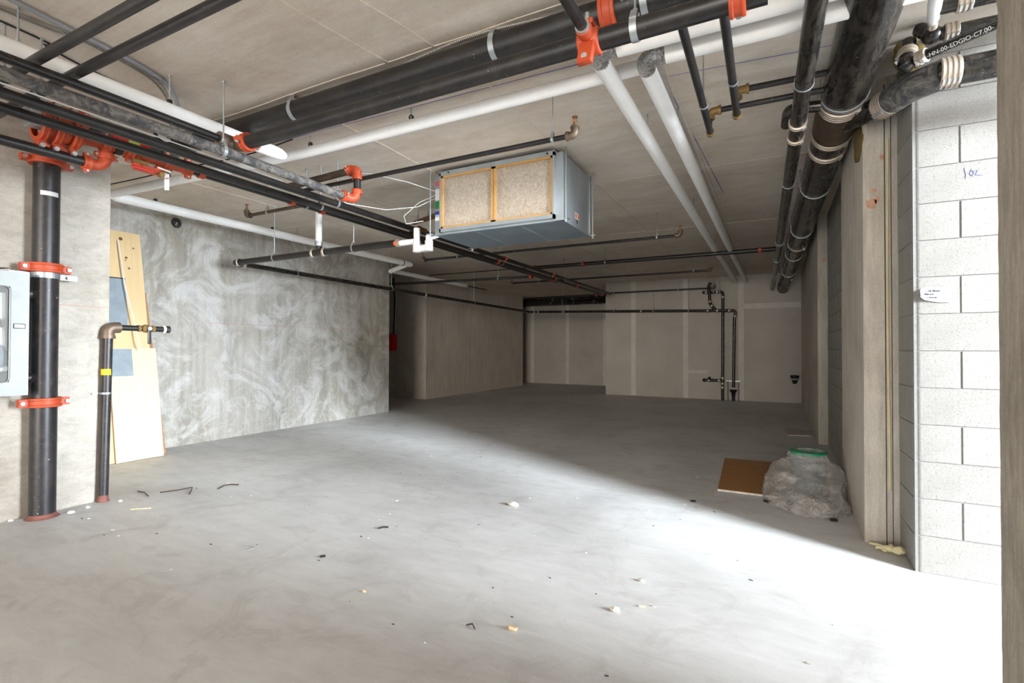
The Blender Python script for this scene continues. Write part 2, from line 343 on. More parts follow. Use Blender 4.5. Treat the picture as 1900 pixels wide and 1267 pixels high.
# ------------------------------------------------------------------ structure
floor = struct('floor', G().box(-12, 9, -13, 18, -0.2, 0.0), 'floor', smooth=False)
ceil = struct('ceiling', G().box(-12, 1.4, -4.5, 18, HC, HC+0.25), 'ceiling', smooth=False)
def seam(x0, y0, x1, y1, w_=0.016, h=0.004, mat='ceiling', name='board_seam'):
    a, b = V((x0, y0, 0)), V((x1, y1, 0)); d = (b-a); nrm = V((-d.y, d.x, 0)).normalized()
    n = max(2, int(d.length/0.25)); g = G(); row = []
    for i in range(n+1):
        p = a+d*(i/n)+nrm*random.uniform(-0.006, 0.006)*(1 if w_ > 0.008 else 0)
        hw = w_/2*random.uniform(0.6, 1.3)
        row.append((p+nrm*hw, p-nrm*hw))
    vs = []
    for l, r in row: vs += [(l.x, l.y, HC+0.002), (l.x, l.y, HC-h), (r.x, r.y, HC-h), (r.x, r.y, HC+0.002)]
    fs = []
    for i in range(n):
        for j in range(4): fs.append((i*4+j, i*4+(j+1) % 4, (i+1)*4+(j+1) % 4, (i+1)*4+j))
    g.add(vs, fs); return put(name, g, mat, ceil, smooth=False)
put('form_strip', G().box(-0.735, -0.61, 3.0, 13, HC-0.003, HC), 'plain_wall', ceil, smooth=False)
for s_ in ((-6, 2.31, 0.6, 2.33), (-7.5, 4.98, 0.6, 5.08), (-7.5, 7.35, 0.5, 7.5), (-7.5, 9.8, 0.5, 9.9), (-0.72, 2.4, -0.66, 13), (-0.60, 2.4, -0.56, 13),
           (-1.66, 2.33, -1.66, 13), (-2.35, 0.5, -2.07, 2.32), (-2.02, 0.8, -1.72, 2.32), (-2.95, 2.32, -2.95, 13), (-4.2, 2.32, -4.2, 13), (-5.4, 2.32, -5.4, 9)):
    seam(*s_)
for s_ in ((-4.2, 2.79, -0.52, 2.88), (-0.52, 2.88, 0.32, 2.935), (-0.64, 3.25, 0.32, 3.35), (0.31, 2.9, 0.13, 11.0), (-0.64, 2.9, -0.50, 6.0)):
    seam(*s_, w_=0.006, h=0.001, mat='chalk', name='chalk_line')

wl = struct('wall_left', G().box(-7.25, -6.58, -4.2, 7.48, 0, HC), 'wall_left', smooth=False)
put('chalk_line', G().box(-6.58, -6.5793, 3.9, 7.46, 1.545, 1.548), 'redchalk', wl, smooth=False)
wc = struct('wall_left_column', G().box(-5.6, -4.80, 0.2, 2.105, 0, HC), 'column_pale', smooth=False)
put('chalk_line', G().box(-4.80, -4.7993, 1.74, 2.10, 1.548, 1.551), 'redchalk', wc, smooth=False)
struct('wall_left_nook', G().box(-12, -7.36, 9.66, 9.95, 0, HC).box(-7.75, -7.36, 9.95, 14.85, 0, HC), 'wall_far', smooth=False)
struct('wall_outer', G().box(-12, -11.7, -4.2, 18, 0, HC).box(-12, 1.4, 17.6, 18, 0, HC).box(-7.25, -6.9, -4.2, -4.0, 0, HC), 'plain_wall', smooth=False)
struct('wall_rear', G().box(-12, -5.2, -4.2, -4.0, 0, HC).box(0.96, 1.3, -4.2, -4.0, 0, HC).box(-5.2, 0.96, -4.2, -4.0, 2.75, HC), 'plain_wall', smooth=False)
# near right wall, leaving the open doorway between the foreground column and the block jamb
# (an added, unseen wall outside clips the sunlight to sharpen its shadow edge)
struct('wall_right_near', G().box(1.0, 1.3, -4.0, 1.95, 0, HC), 'plain_wall', smooth=False)
struct('wall_light_blocker', G().box(1.3, 4.0, 1.2, 1.45, 0, 3.4), 'plain_wall', smooth=False)
# foreground column, far right of frame: chipped arris
g = G(); nz = 90; x0, x1, y0, y1 = 0.586, 1.05, 1.15, 2.0
vs = []; fs = []
for i in range(nz+1):
    z = HC*i/nz; j = 0.0025*noise.noise(V((0, 0, z*14)))+0.002*noise.noise(V((3, 0, z*40)))
    if 0.93*nz*0.8 < i < 0.93*nz*0.8+1.5: j += 0.006
    vs += [(x0, y0, z), (x1, y0, z), (x1, y1, z), (x0+0.012+j, y1, z), (x0, y1-0.018-j*2, z)]
for i in range(nz):
    for j in range(5): fs.append((i*5+j, i*5+(j+1) % 5, (i+1)*5+(j+1) % 5, (i+1)*5+j))
fs += [(4, 3, 2, 1, 0), tuple(nz*5+j for j in range(5))]
struct('wall_foreground_column', g.add(vs, fs), 'column_front', smooth=False)

# right side pilasters
def pilaster(name, x0, x1, y0, y1, ch=0.02):
    g = G().prism([(x0+ch, y0), (x1, y0), (x1, y1), (x0+ch, y1), (x0, y1-ch), (x0, y0+ch)], 0, HC)
    return struct(name, g, 'column_right', smooth=False)
col1 = pilaster('wall_right_pilaster', 0.503, 1.0, 3.885, 5.10)
put('joint_sealant', G().tube([(0.628+0.003*math.sin(z*3), 3.882, z) for z in [0.35+0.1*i for i in range(23)]], [0.007+0.003*noise.noise(V((1, 1, i*0.9))) for i in range(23)], 8), 'backer', col1)
put('cast_joint', G().box(0.612, 0.617, 3.8835, 3.89, 0, 2.9).box(0.645, 0.649, 3.8835, 3.89, 0, 2.9), 'dark', col1, smooth=False)
col2 = pilaster('wall_right_far_pilaster', 0.49, 1.0, 7.58, 9.9)
struct('wall_right_end', G().box(0.525, 1.0, 9.9, 13.6, 0, HC), 'wall_far', smooth=False)

def blotch(parent, c, u, v_, ru, rv, mat, name, seed, th=0.0006):
    c, u, v_ = V(c), V(u), V(v_); n_ = u.cross(v_); pts = []
    for i in range(18):
        a = 2*PI*i/18; k_ = 1+0.55*noise.noise(V((math.cos(a)*1.7, math.sin(a)*1.7, seed)))
        pts.append(c+u*math.cos(a)*ru*k_+v_*math.sin(a)*rv*k_)
    m_ = len(pts); put(name, G().add(pts+[p+n_*th for p in pts], [tuple(range(m_)), tuple(reversed(range(m_, 2*m_)))]+[(i, (i+1) % m_, m_+(i+1) % m_, m_+i) for i in range(m_)]), mat, parent, smooth=False)
blotch(col2, (0.565, 7.579, 2.37), (1, 0, 0.3), (0, 0, 1), 0.03, 0.022, 'spray', 'spray_mark', 8)
for i, (x, z, a, b) in enumerate(((0.560, 2.235, 0.022, 0.012), (0.545, 2.155, 0.030, 0.030), (0.575, 2.175, 0.016, 0.020), (0.60, 2.44, 0.010, 0.022))): blotch(col1, (x, 3.8848, z), (1, 0, 0), (0, 0, 1), a, b, 'spray', 'spray_mark', i*3.1)
# concrete block walls: each block a child of its wall
CH = 0.2032; JT = 0.004
def bull_poly(x0, x1, y0, y1, r, n=5):
    pts = []
    for i in range(n+1):
        a = PI+PI/2*i/n; pts.append((x0+r+r*math.cos(a), y0+r+r*math.sin(a)))
    return pts+[(x1, y0), (x1, y1), (x0, y1)]
wall_j = struct('wall_right_jamb', G().box(0.684, 1.48, 3.519, 3.9, 0, HC), 'mortar', smooth=False)
cache = {}
def block(parent, x0, x1, y0, y1, i, bull=False):
    z0 = i*CH+JT; z1 = min((i+1)*CH-JT*0.4, HC); key = (round(x1-x0, 3), round(y1-y0, 3), round(z1-z0, 3), bull)
    if key not in cache:
        g = G().prism(bull_poly(0, x1-x0, 0, y1-y0, 0.034), 0, z1-z0) if bull else G().box(0, x1-x0, 0, y1-y0, 0, z1-z0)
        o = put('concrete_block', g, 'block', None, smooth=bull, angle=0.5, bevel=0.0 if bull else 0.0025); cache[key] = o.data; first = o
    else:
        first = bpy.data.objects.new('concrete_block', cache[key]); C.objects.link(first)
    first.parent = parent; d = random.uniform(-0.0015, 0.0015)
    first.location = V((x0+(0 if bull else d), y0, z0))-ORG[parent.name]; ORG[first.name] = ORG[parent.name]
    return first
for i in range(15):
    if i % 2 == 1:
        block(wall_j, 0.68, 0.882, 3.515, 3.895, i, True); xs = 0.890
    else:
        block(wall_j, 0.68, 1.078, 3.515, 3.708, i, True); block(wall_j, 0.68, 0.87, 3.716, 3.895, i); xs = 1.086
    while xs < 1.3:
        block(wall_j, xs, xs+0.39, 3.515, 3.705, i); xs += 0.398
wall_b = struct('wall_right_block', G().box(0.606, 0.95, 5.10, 7.58, 0, HC), 'mortar', smooth=False)
for i in range(15):
    ys = 5.105-(0.2 if i % 2 else 0)
    while ys < 7.57:
        a, b = max(ys, 5.105), min(ys+0.39, 7.575)
        if b-a > 0.03: block(wall_b, 0.598, 0.79, a, b, i)
        ys += 0.398

# back walls of drywall sheets with taped joints
def drywall(name, x0, x1, y, z1, joints, th=0.016):
    o = struct(name, G().box(x0+0.004, x1-0.004, y+th, y+0.14, 0, z1-0.002), 'plain_wall', smooth=False)
    e = [x0]+joints+[x1]
    for a, b in zip(e[:-1], e[1:]): put('drywall_sheet', G().box(a+0.001, b-0.001, y, y+th, 0.012, z1), 'drywall', o, smooth=False)
    for j in joints: put('taped_joint', G().box(j-0.06, j+0.06, y-0.0012, y+0.001, 0.012, z1-0.002), 'compound', o, smooth=False)
    return o
wb = drywall('wall_back_right', -3.99, 0.525, 13.0, HC, [-3.25, -1.96, -0.71])
put('taped_joint', G().box(-0.71, 0.52, 12.9985, 13.001, 2.16, 2.28).box(-1.96, -1.45, 12.9985, 13.001, 0.62, 0.70), 'compound', wb, smooth=False)
struct('wall_back_return', G().box(-3.99, -3.85, 13.14, 17.6, 0, HC), 'plain_wall', smooth=False)
drywall('wall_back_left', -9.0, -3.99, 16.0, 2.69, [-7.55, -6.24, -4.94])

# ------------------------------------------------------------------ pipe fittings
def rod(parent, p, top=HC, r=0.005, ring_r=0.04, axis=(0, 1, 0), mat='galv', ring=True, w_=0.022):
    p = V(p); h = put('hanger_rod', G().cyl((p.x, p.y, p.z+ring_r+0.028), (p.x, p.y, top+0.001), r, n=8).cyl((p.x, p.y, p.z+ring_r+0.022), (p.x, p.y, p.z+ring_r+0.045), r*1.9, n=6).cyl((p.x, p.y, top-0.012), (p.x, p.y, top), r*2.0, n=6), mat, parent)
    if ring:
        d = V(axis).normalized(); u = d.cross(V((0, 0, 1))).normalized(); R_ = ring_r+0.001; pts = []
        for i in range(17):
            a = -0.15*PI+(1.30*PI)*i/16; pts.append(p+u*math.cos(a)*R_*1.0-V((0, 0, 1))*math.sin(a)*R_)
        pts = [p+u*R_*0.30+V((0, 0, R_+0.03)), p+u*R_*0.92+V((0, 0, R_*0.62))]+pts+[p-u*R_*0.92+V((0, 0, R_*0.62)), p-u*R_*0.30+V((0, 0, R_+0.03))]
        vs = []; fs = []; t = 0.0025
        for i, q in enumerate(pts):
            e = (q-p-V((0, 0, 0))); e = (e-d*e.dot(d)).normalized()
            vs += [q-d*w_/2, q+d*w_/2, q+d*w_/2+e*t, q-d*w_/2+e*t]
        for i in range(len(pts)-1):
            for j in range(4): fs.append((i*4+j, i*4+(j+1) % 4, (i+1)*4+(j+1) % 4, (i+1)*4+j))
        fs += [(0, 1, 2, 3), tuple((len(pts)-1)*4+j for j in (3, 2, 1, 0))]
        put('hanger_strap', G().add(vs, fs), mat, h)
    return h
def coupling(parent, c, axis, r, w_=None, mat='orange', up=(0, 0, 1), name='grooved_coupling'):
    c = V(c); d = V(axis).normalized(); w_ = w_ or r*1.1; ro = r*1.34
    g = G().lathe(c, d, [(r*0.98, -w_/2), (ro*0.97, -w_/2), (ro, -w_*0.4), (ro, -w_*0.28), (ro*0.93, -w_*0.22), (ro*0.93, w_*0.22), (ro, w_*0.28), (ro, w_*0.4), (ro*0.97, w_/2), (r*0.98, w_/2)], 22)
    u = V(up); u = (u-d*u.dot(d)).normalized(); s_ = d.cross(u)
    for sg in (-1, 1): g.obox(c+s_*sg*ro*1.12, d*w_*0.42, u*r*0.30, s_*ro*0.26)
    o = put(name, g, mat, parent, bevel=0.0)
    for sg in (-1, 1): put('bolt', G().cyl(c+s_*sg*ro*1.22-u*r*0.5, c+s_*sg*ro*1.22+u*r*0.5, r*0.13+0.003, n=8).cyl(c+s_*sg*ro*1.22-u*r*0.52, c+s_*sg*ro*1.22-u*r*0.34, r*0.2+0.004, n=6), 'bolt', o)
    return o
def elbow(parent, a, corner, b, r, mat='orange', name='elbow', rad=None, n=8):
    return put(name, G().tube(fillet([a, corner, b], rad or r*1.6, n), r, 16), mat, parent)
def band(parent, c, axis, r, w_=0.09, bands=4, mat='band', name='band_coupling'):
    d = V(axis).normalized(); prof = [(r, -w_/2)]
    for i in range(bands):
        h0 = -w_/2+w_*i/bands; st = w_/bands
        prof += [(r+0.004, h0+st*0.05), (r+0.004, h0+st*0.2), (r+0.0085, h0+st*0.25), (r+0.0085, h0+st*0.8), (r+0.004, h0+st*0.85)]
    prof += [(r, w_/2)]
    o = put(name, G().lathe(c, d, prof, 26), mat, parent, angle=0.4)
    u = V((0, 0, -1)); u = (u-d*u.dot(d)).normalized() if abs(d.z) < 0.9 else V((-1, 0, 0)); s_ = d.cross(u); e = (u*0.8+s_*-0.6)
    g = G()
    for i in range(bands):
        cc = V(c)+e*(r+0.012)+d*(-w_/2+w_*(i+0.52)/bands); t = d.cross(e); g.obox(cc, t*0.013, e*0.006, d*w_/bands*0.22)
    put('clamp_screw', g, 'bolt', o, smooth=False)
    return o
def sprinkler(parent, p, up=1, r=0.016):
    p = V(p); z = V((0, 0, up))
    h = put('sprinkler_head', G().cyl(p, p+z*0.022, r*0.9, n=10).cyl(p+z*0.022, p+z*0.03, r*0.6, n=8).tube([p+V((-0.012, 0, 0))+z*0.03, p+V((-0.014, 0, 0))+z*0.048, p+z*0.062], 0.003, 6).tube([p+V((0.012, 0, 0))+z*0.03, p+V((0.014, 0, 0))+z*0.048, p+z*0.062], 0.003, 6).lathe(p, z, [(0, 0.062), (0.021, 0.062), (0.021, 0.066), (0, 0.068)], 14), 'brass', parent)
    put('glass_bulb', G().cyl(p+z*0.03, p+z*0.058, 0.0025, n=6), 'red', h)
    return h
def straight(parent, path, r, mat='black', rad=0.06, name='pipe', n=16):
    return put(name, G().tube(fillet(path, rad), r, n), mat, parent)

# ------------------------------------------------------------------ bundle of pipes along the left of the ceiling
t = thing('sprinkler_pipe', 'plaster-splashed grey steel pipe ending in orange riser elbows', 'pipe', (-3.16, 1, 2.495))
put('pipe', G().tube([(-3.16, -1.5, 2.495), (-3.16, 1.0, 2.495), (-3.15, 2.0, 2.495), (-3.13, 3.0, 2.472)], 0.032, 16), 'dusty', t)
rod(t, (-3.153, 2.0, 2.495), ring_r=0.033); rod(t, (-3.16, 0.2, 2.495), ring_r=0.033)
coupling(t, (-3.13, 3.0, 2.472), (0, 1, 0), 0.033, 0.04)
elbow(t, (-3.13, 3.02, 2.472), (-3.10, 3.10, 2.468), (-3.08, 3.10, 2.54), 0.036)
coupling(t, (-3.08, 3.10, 2.525), (0, 0, 1), 0.033, 0.036)
put('riser', G().cyl((-3.08, 3.10, 2.52), (-3.08, 3.10, 2.66), 0.030, n=14), 'black', t)
coupling(t, (-3.08, 3.10, 2.645), (0, 0, 1), 0.033, 0.036)
elbow(t, (-3.08, 3.10, 2.64), (-3.08, 3.10, 2.715), (-3.17, 3.10, 2.715), 0.036)
coupling(t, (-3.155, 3.10, 2.715), (1, 0, 0), 0.033, 0.036)
straight(t, [(-3.15, 3.10, 2.715), (-3.95, 3.12, 2.70)], 0.03, 'brown', name='offset_pipe')

t = thing('sprinkler_main', 'slim black steel pipe elbowed into big lateral main by orange coupling', 'pipe', (-3.205, 1, 2.59))
put('pipe', G().tube([(-3.205, -1.5, 2.59), (-3.205, 2.02, 2.59)], 0.025, 14), 'black', t)
elbow(t, (-3.205, 2.0, 2.59), (-3.205, 2.13, 2.59), (-3.12, 2.13, 2.59), 0.046, 'iron', rad=0.07)
coupling(t, (-3.10, 2.13, 2.59), (1, 0, 0), 0.045, 0.05)
put('lateral_pipe', G().cyl((-3.10, 2.13, 2.59), (-0.02, 2.13, 2.59), 0.045, n=20), 'black', t)
o = put('mechanical_tee', G().lathe((-0.725, 2.13, 2.59), (1, 0, 0), [(0.044, -0.05), (0.056, -0.045), (0.058, 0), (0.056, 0.045), (0.044, 0.05)], 22)
        .obox((-0.725, 2.075, 2.515), (0.032, 0, 0), (0, 0.018, 0), (0, 0.02, 0.055)).obox((-0.725, 2.13, 2.66), (0.028, 0, 0), (0, 0.05, 0), (0, 0, 0.012)).cyl((-0.725, 2.10, 2.60), (-0.725, 2.035, 2.605), 0.036, n=16), 'orange', t, bevel=0.004)
put('bolt', G().cyl((-0.725, 2.045, 2.49), (-0.725, 2.09, 2.49), 0.014, n=8), 'bolt', o); put('bolt', G().cyl((-0.725, 2.09, 2.65), (-0.725, 2.09, 2.70), 0.010, n=8), 'bolt', o)
put('branch_pipe', G().cyl((-0.725, 2.06, 2.605), (-0.735, -0.6, 2.61), 0.024, n=14), 'black', t)
put('branch_collar', G().band((-0.725, 2.03, 2.605), (0, 1, 0), 0.024, 0.031, 0.02), 'bolt', t)
coupling(t, (-0.125, 2.13, 2.59), (1, 0, 0), 0.047, 0.06)
rod(t, (-0.525, 2.13, 2.59), ring_r=0.046, axis=(1, 0, 0), w_=0.03)
rod(t, (-2.4, 2.13, 2.59), ring_r=0.046, axis=(1, 0, 0), w_=0.03) if False else None

t = thing('water_main', 'largest black lateral pipe under the slab with grey hanger straps', 'pipe', (-2, 2.35, 2.85))
put('pipe', G().cyl((-4.4, 2.35, 2.85), (0.1, 2.35, 2.85), 0.066, n=26), 'black', t)
coupling(t, (-0.70, 2.35, 2.85), (1, 0, 0), 0.067, 0.075, up=(0, 1, 0))
for x in (-1.33, -0.53, -2.9): rod(t, (x, 2.35, 2.85), ring_r=0.067, axis=(1, 0, 0), w_=0.032)
text_mesh('lettering', 'in Canada', 0.035, (-0.63, 2.282, 2.84), (1, 0, 0), (0, 0.0, 1), 'greylettering', t)
straight(t, [(-4.4, 2.40, 2.85), (-4.4, 1.55, 2.845)], 0.055, 'black', name='return_pipe')
coupling(t, (-4.4, 1.74, 2.846), (0, 1, 0), 0.058, 0.06)
put('painted_spool', G().cyl((-4.4, 1.50, 2.846), (-4.4, 1.70, 2.846), 0.058, n=18), 'orange', t)

def long_pipe(lbl, X, Z, y0, y1, r, mat='black', rods=(), cps=()):
    t = thing('sprinkler_pipe', lbl, 'pipe', (X, y0, Z))
    put('pipe', G().tube([(X, y0, Z), (X, (y0+y1)/2, Z-0.004), (X, y1, Z)], r, 16), mat, t)
    for y in rods: rod(t, (X, y, Z), ring_r=r+0.001)
    for y in cps: coupling(t, (X, y, Z), (0, 1, 0), r*1.02, 0.045)
    return t
tp2 = long_pipe('middle black pipe of the long bundle, rightmost of the three under the air handler', -3.58, 2.56, -1.5, 12.0, 0.030, 'black', (0.3, 3.355, 9.0), (6.6, 8.4))
tp3 = long_pipe('lowest-looking black pipe of the long bundle running to the dark back corner', -3.79, 2.556, -1.5, 12.1, 0.030, 'black', (0.3, 3.35, 6.9), (6.75, 9.0, 10.2, 12.0))
tp4 = long_pipe('black pipe of the long bundle that starts at the orange valve manifold', -4.0, 2.60, 2.30, 9.6, 0.032, 'black', (3.36, 7.2), (2.36, 3.2, 3.55, 8.5, 9.3))
put('white_wire', G().tube([(-3.36, y, 2.515+0.01*math.sin(y*1.3)) for y in [-1.0+0.3*i for i in range(13)]], 0.004, 6), 'white', tp2)

# two black pipes crossing high at the top left
for Y, lbl in ((1.10, 'nearer of two bare black pipes crossing the ceiling at upper left'), (1.25, 'farther of two bare black pipes crossing the ceiling at upper left')):
    t = thing('cross_pipe', lbl, 'pipe', (-3, Y, 2.65))
    put('pipe', G().tube([(-4.79, Y+0.0, 2.65), (-3.2, Y, 2.65), (-1.0, Y+0.02, 2.65)], 0.025, 16), 'black', t)
    rod(t, (-3.62, Y, 2.65), ring_r=0.027, axis=(1, 0, 0)); rod(t, (-1.4, Y, 2.65), ring_r=0.027, axis=(1, 0, 0))

# ------------------------------------------------------------------ white insulated pipes
def taper_end(g, p, d, r): g.tube([p, p+d*0.05, p+d*0.09], [r, r*0.9, r*0.55], 18)
t = thing('insulated_pipe', 'short fat white insulated pipe with taped tapered end at upper left', 'pipe', (-3.39, 1, 2.728))
g = G().cyl((-3.39, -1.5, 2.728), (-3.395, 2.56, 2.726), 0.047, n=20); taper_end(g, V((-3.395, 2.56, 2.726)), V((0, 1, 0)), 0.047)
put('insulation', g, 'insul', t)
put('tie_wire', G().band((-3.395, 2.30, 2.727), (0, 1, 0), 0.047, 0.050, 0.006).tube([(-3.35, 2.30, 2.727), (-3.30, 2.34, 2.74), (-3.22, 2.40, 2.75)], 0.003, 6), 'dark', t)
rod(t, (-3.392, 1.80, 2.727), ring=False, ring_r=0.02); rod(t, (-3.392, 1.08, 2.727), ring=False, ring_r=0.02)
put('clip', G().obox((-3.392, 1.80, 2.782), (0.014, 0, 0), (0, 0.01, 0), (0, 0, 0.012)), 'dark', t, smooth=False)

t = thing('insulated_pipe', 'long thin white insulated pipe crossing the ceiling and returning along left wall', 'pipe', (-3, 2.8, 2.8))
put('cross_run', G().tube([(-0.66, 2.85, 2.826), (-2.0, 2.848, 2.826), (-3.33, 2.845, 2.822), (-4.6, 2.74, 2.80), (-5.86, 2.58, 2.757)], 0.041, 18), 'insul', t)
put('wall_run', G().tube(fillet([(-5.86, 2.58, 2.757), (-5.90, 2.64, 2.75), (-5.90, 4.4, 2.746), (-5.88, 7.22, 2.742)], 0.03), 0.050, 18), 'insul', t)
g = G(); taper_end(g, V((-5.88, 7.20, 2.742)), V((0.0, 1, 0)), 0.050); put('end_cap', g, 'insul', t)
put('return_run', G().tube(fillet([(-5.88, 7.18, 2.735), (-6.40, 7.30, 2.66), (-6.45, 7.42, 2.685), (-6.45, 10.0, 2.69)], 0.05), 0.042, 16), 'insul', t)
put('bare_pipe_end', G().cyl((-6.45, 9.95, 2.69), (-6.45, 10.95, 2.692), 0.014, n=10), 'black', t)
put('tape_mark', G().band((-5.88, 7.02, 2.742), (0, 1, 0), 0.0505, 0.052, 0.02, 18), 'dark', t)
for p in ((-2.31, 2.848, 2.826), (-3.34, 2.845, 2.822), (-5.05, 2.68, 2.787)):
    h = rod(t, p, ring=False, ring_r=0.02)
    put('clip', G().band((p[0], p[1], p[2]+0.058), (0, 1, 0), 0.010, 0.018, 0.016, 12), 'dark', h)
for p in ((-5.90, 3.0, 2.749), (-5.90, 4.42, 2.746), (-5.89, 6.1, 2.744)):
    h = rod(t, p, ring=False, ring_r=0.03, r=0.004)
    put('clip', G().obox((p[0], p[1], p[2]+0.058), (0.012, 0, 0), (0, 0.014, 0), (0, 0, 0.016)), 'dark', h, smooth=False)

def pair(lbl, X, y0, z0, z1, ylat, zlat, xlat):
    t = thing('insulated_pipe', lbl, 'pipe', (X, y0, z0))
    put('insulation', G().tube([(X, y0, z0), (X, (y0+13)/2, (z0+z1)/2-0.01), (X+0.005, 13.0, z1)], 0.046, 22), 'insul', t)
    put('foil_elbow', G().tube(fillet([(X, y0+0.012, z0), (X, ylat, zlat), (X+0.12, ylat, zlat)], 0.07, 8), 0.046, 18), 'foil', t)
    put('lateral_insulation', G().cyl((X+0.115, ylat, zlat), (xlat, ylat+0.01, zlat), 0.0475, n=22), 'insul', t)
    for y in (3.72, 6.09, 8.44, 11.0): rod(t, (X, y, z0-0.01+(z1-z0)*(y/13)), ring=False, ring_r=0.02, r=0.004)
    put('tape_band', G().band((X, 9.3, (z0+z1)/2-0.004), (0, 1, 0), 0.0462, 0.0475, 0.012), 'dark', t)
    return t
pair('left of two parallel white pipes running straight to the back wall', -0.825, 2.60, 2.768, 2.80, 2.515, 2.77, 0.6)
pair('right of two parallel white pipes running straight to the back wall', -0.61, 2.745, 2.745, 2.80, 2.655, 2.752, 0.6)

# ------------------------------------------------------------------ sprinkler branches
def branch(lbl, Y, Z, xa, xb, r, ends, rods=(), cps=(), mat='black', dy=0.0):
    t = thing('sprinkler_branch', lbl, 'pipe', ((xa+xb)/2, Y, Z))
    put('pipe', G().cyl((xa, Y, Z), (xb, Y+dy, Z), r, n=12), mat, t)
    for x, sg in ends:
        fr = r*1.5
        put('elbow_fitting', G().tube(fillet([(x-sg*0.03, Y, Z), (x+sg*0.03, Y, Z), (x+sg*0.03, Y, Z+0.055)], 0.045, 6), fr, 12).band((x-sg*0.022, Y, Z), (1, 0, 0), r, fr*1.18, 0.016).band((x+sg*0.03, Y, Z+0.05), (0, 0, 1), r*0.6, fr*1.18, 0.014), 'iron', t)
        sprinkler(t, (x+sg*0.03, Y, Z+0.055), 1, 0.016)
    for x in rods: rod(t, (x, Y, Z), ring_r=r+0.001, axis=(1, 0, 0), r=0.004, w_=0.018)
    for x in cps: coupling(t, (x, Y, Z), (1, 0, 0), r*1.03, 0.045)
    return t
branch('black sprinkler branch in front of the air handler ending in brass elbow', 3.13, 2.642, -3.80, -1.20, 0.0175, [(-1.20, 1)], (-1.33,))
branch('short brown sprinkler branch stub left of the pipe bundle near left wall', 3.36, 2.602, -4.86, -3.98, 0.017, [(-4.86, -1)], (-4.56,), mat='brown')
branch('sprinkler branch just behind the air handler with an elbow at each end', 6.5, 2.637, -5.0, -1.07, 0.019, [(-5.0, -1), (-1.07, 1)], (-4.35, -1.325))
branch('thick black branch main with orange couplings beneath the parallel white pipes', 8.45, 2.715, -4.02, 0.03, 0.034, [], (-2.6,), (-3.95, -3.0, -0.2))
branch('sprinkler branch in the dim rear half ending in an elbow before the white pipes', 10.3, 2.725, -5.36, -1.12, 0.02, [(-5.36, -1), (-1.12, 1)], (-4.7, -1.4))
t = branch('thin black sprinkler pipe right in front of the back drywall', 12.8, 2.665, -3.85, -1.3, 0.018, [(-1.3, 1)], (-3.71, -2.1))
t = thing('sprinkler_branch', 'black pipe from the bundle to the left behind the end of the left wall', 'pipe', (-5.5, 8, 2.5))
put('pipe', G().cyl((-3.82, 8.12, 2.50), (-7.9, 7.68, 2.50), 0.024, n=12), 'black', t); coupling(t, (-3.86, 8.11, 2.50), (1, -0.1, 0), 0.028, 0.05); rod(t, (-4.5, 8.05, 2.5), ring_r=0.025, axis=(1, 0, 0), r=0.004)
t = thing('sprinkler_branch', 'faint thin conduit under the slab between left wall and bundle', 'conduit', (-5, 8, 2.9))
put('conduit', G().cyl((-4.0, 9.6, 2.925), (-7.2, 9.55, 2.925), 0.012, n=8), 'brown', t)

# right hand small pipes with brass fittings
def qpipe(lbl, X, y1, zq, zr, yr):
    t = thing('cold_water_pipe', lbl, 'pipe', (X, 2.3, zq))
    put('pipe', G().cyl((X+0.01, 2.18, zq), (X-0.005, y1, zq), 0.0205, n=14), 'black', t)
    put('end_cap', G().band((X-0.005, y1, zq), (0, 1, 0), 0.012, 0.026, 0.03).cyl((X-0.005, y1-0.01, zq), (X-0.005, y1+0.01, zq), 0.02), 'brass', t)
    put('nipple', G().cyl((X-0.004, yr, zq), (X-0.004, yr, zr), 0.014, n=10), 'black', t)
    put('elbow_fitting', G().tube(fillet([(X-0.004, yr, zr-0.05), (X-0.004, yr, zr), (X+0.06, yr, zr)], 0.04), 0.024, 12).band((X-0.004, yr, zr-0.045), (0, 0, 1), 0.014, 0.03, 0.016).band((X+0.055, yr, zr), (1, 0, 0), 0.014, 0.03, 0.016), 'brass', t)
    put('lateral_pipe', G().cyl((X+0.05, yr, zr), (0.275, yr+0.012, zr), 0.0175, n=12), 'black', t)
    rod(t, (X+0.002, y1-0.42, zq), ring_r=0.022, r=0.004, w_=0.016)
    return t
qpipe('longer of two slim black pipes hanging right of the white pair, brass ended', -0.365, 3.50, 2.64, 2.765, 3.47)
qpipe('shorter of two slim black pipes hanging beside the big drain, brass ended', -0.195, 3.30, 2.64, 2.785, 3.30)

# ------------------------------------------------------------------ black drains at the right
def s1(y): return V((0.156-0.0195*(y-2.39), y, 2.66-0.006*(y-2.39)))
t = thing('drain_pipe', 'narrower black drain pipe running beside the big one to the back wall', 'pipe', s1(2.4))
put('pipe', G().tube([s1(y) for y in (0.6, 3, 5, 8, 13.0)], 0.044, 20), 'abs', t)
rod(t, s1(3.10), ring_r=0.046, r=0.006, w_=0.014)
for y in (4.9, 7.5, 8.9, 10.6): rod(t, s1(y), ring_r=0.046, r=0.004, w_=0.010)
for y in (3.62, 3.86): band(t, s1(y), (0, 1, 0), 0.045, 0.05, 2)
put('side_fitting', G().tube(fillet([(0.25, 3.55, 2.70), (0.08, 3.55, 2.72), (0.07, 3.70, 2.68)], 0.05), 0.034, 14), 'abs', t)
band(t, (0.16, 3.55, 2.71), (1, 0, 0), 0.035, 0.05, 2)

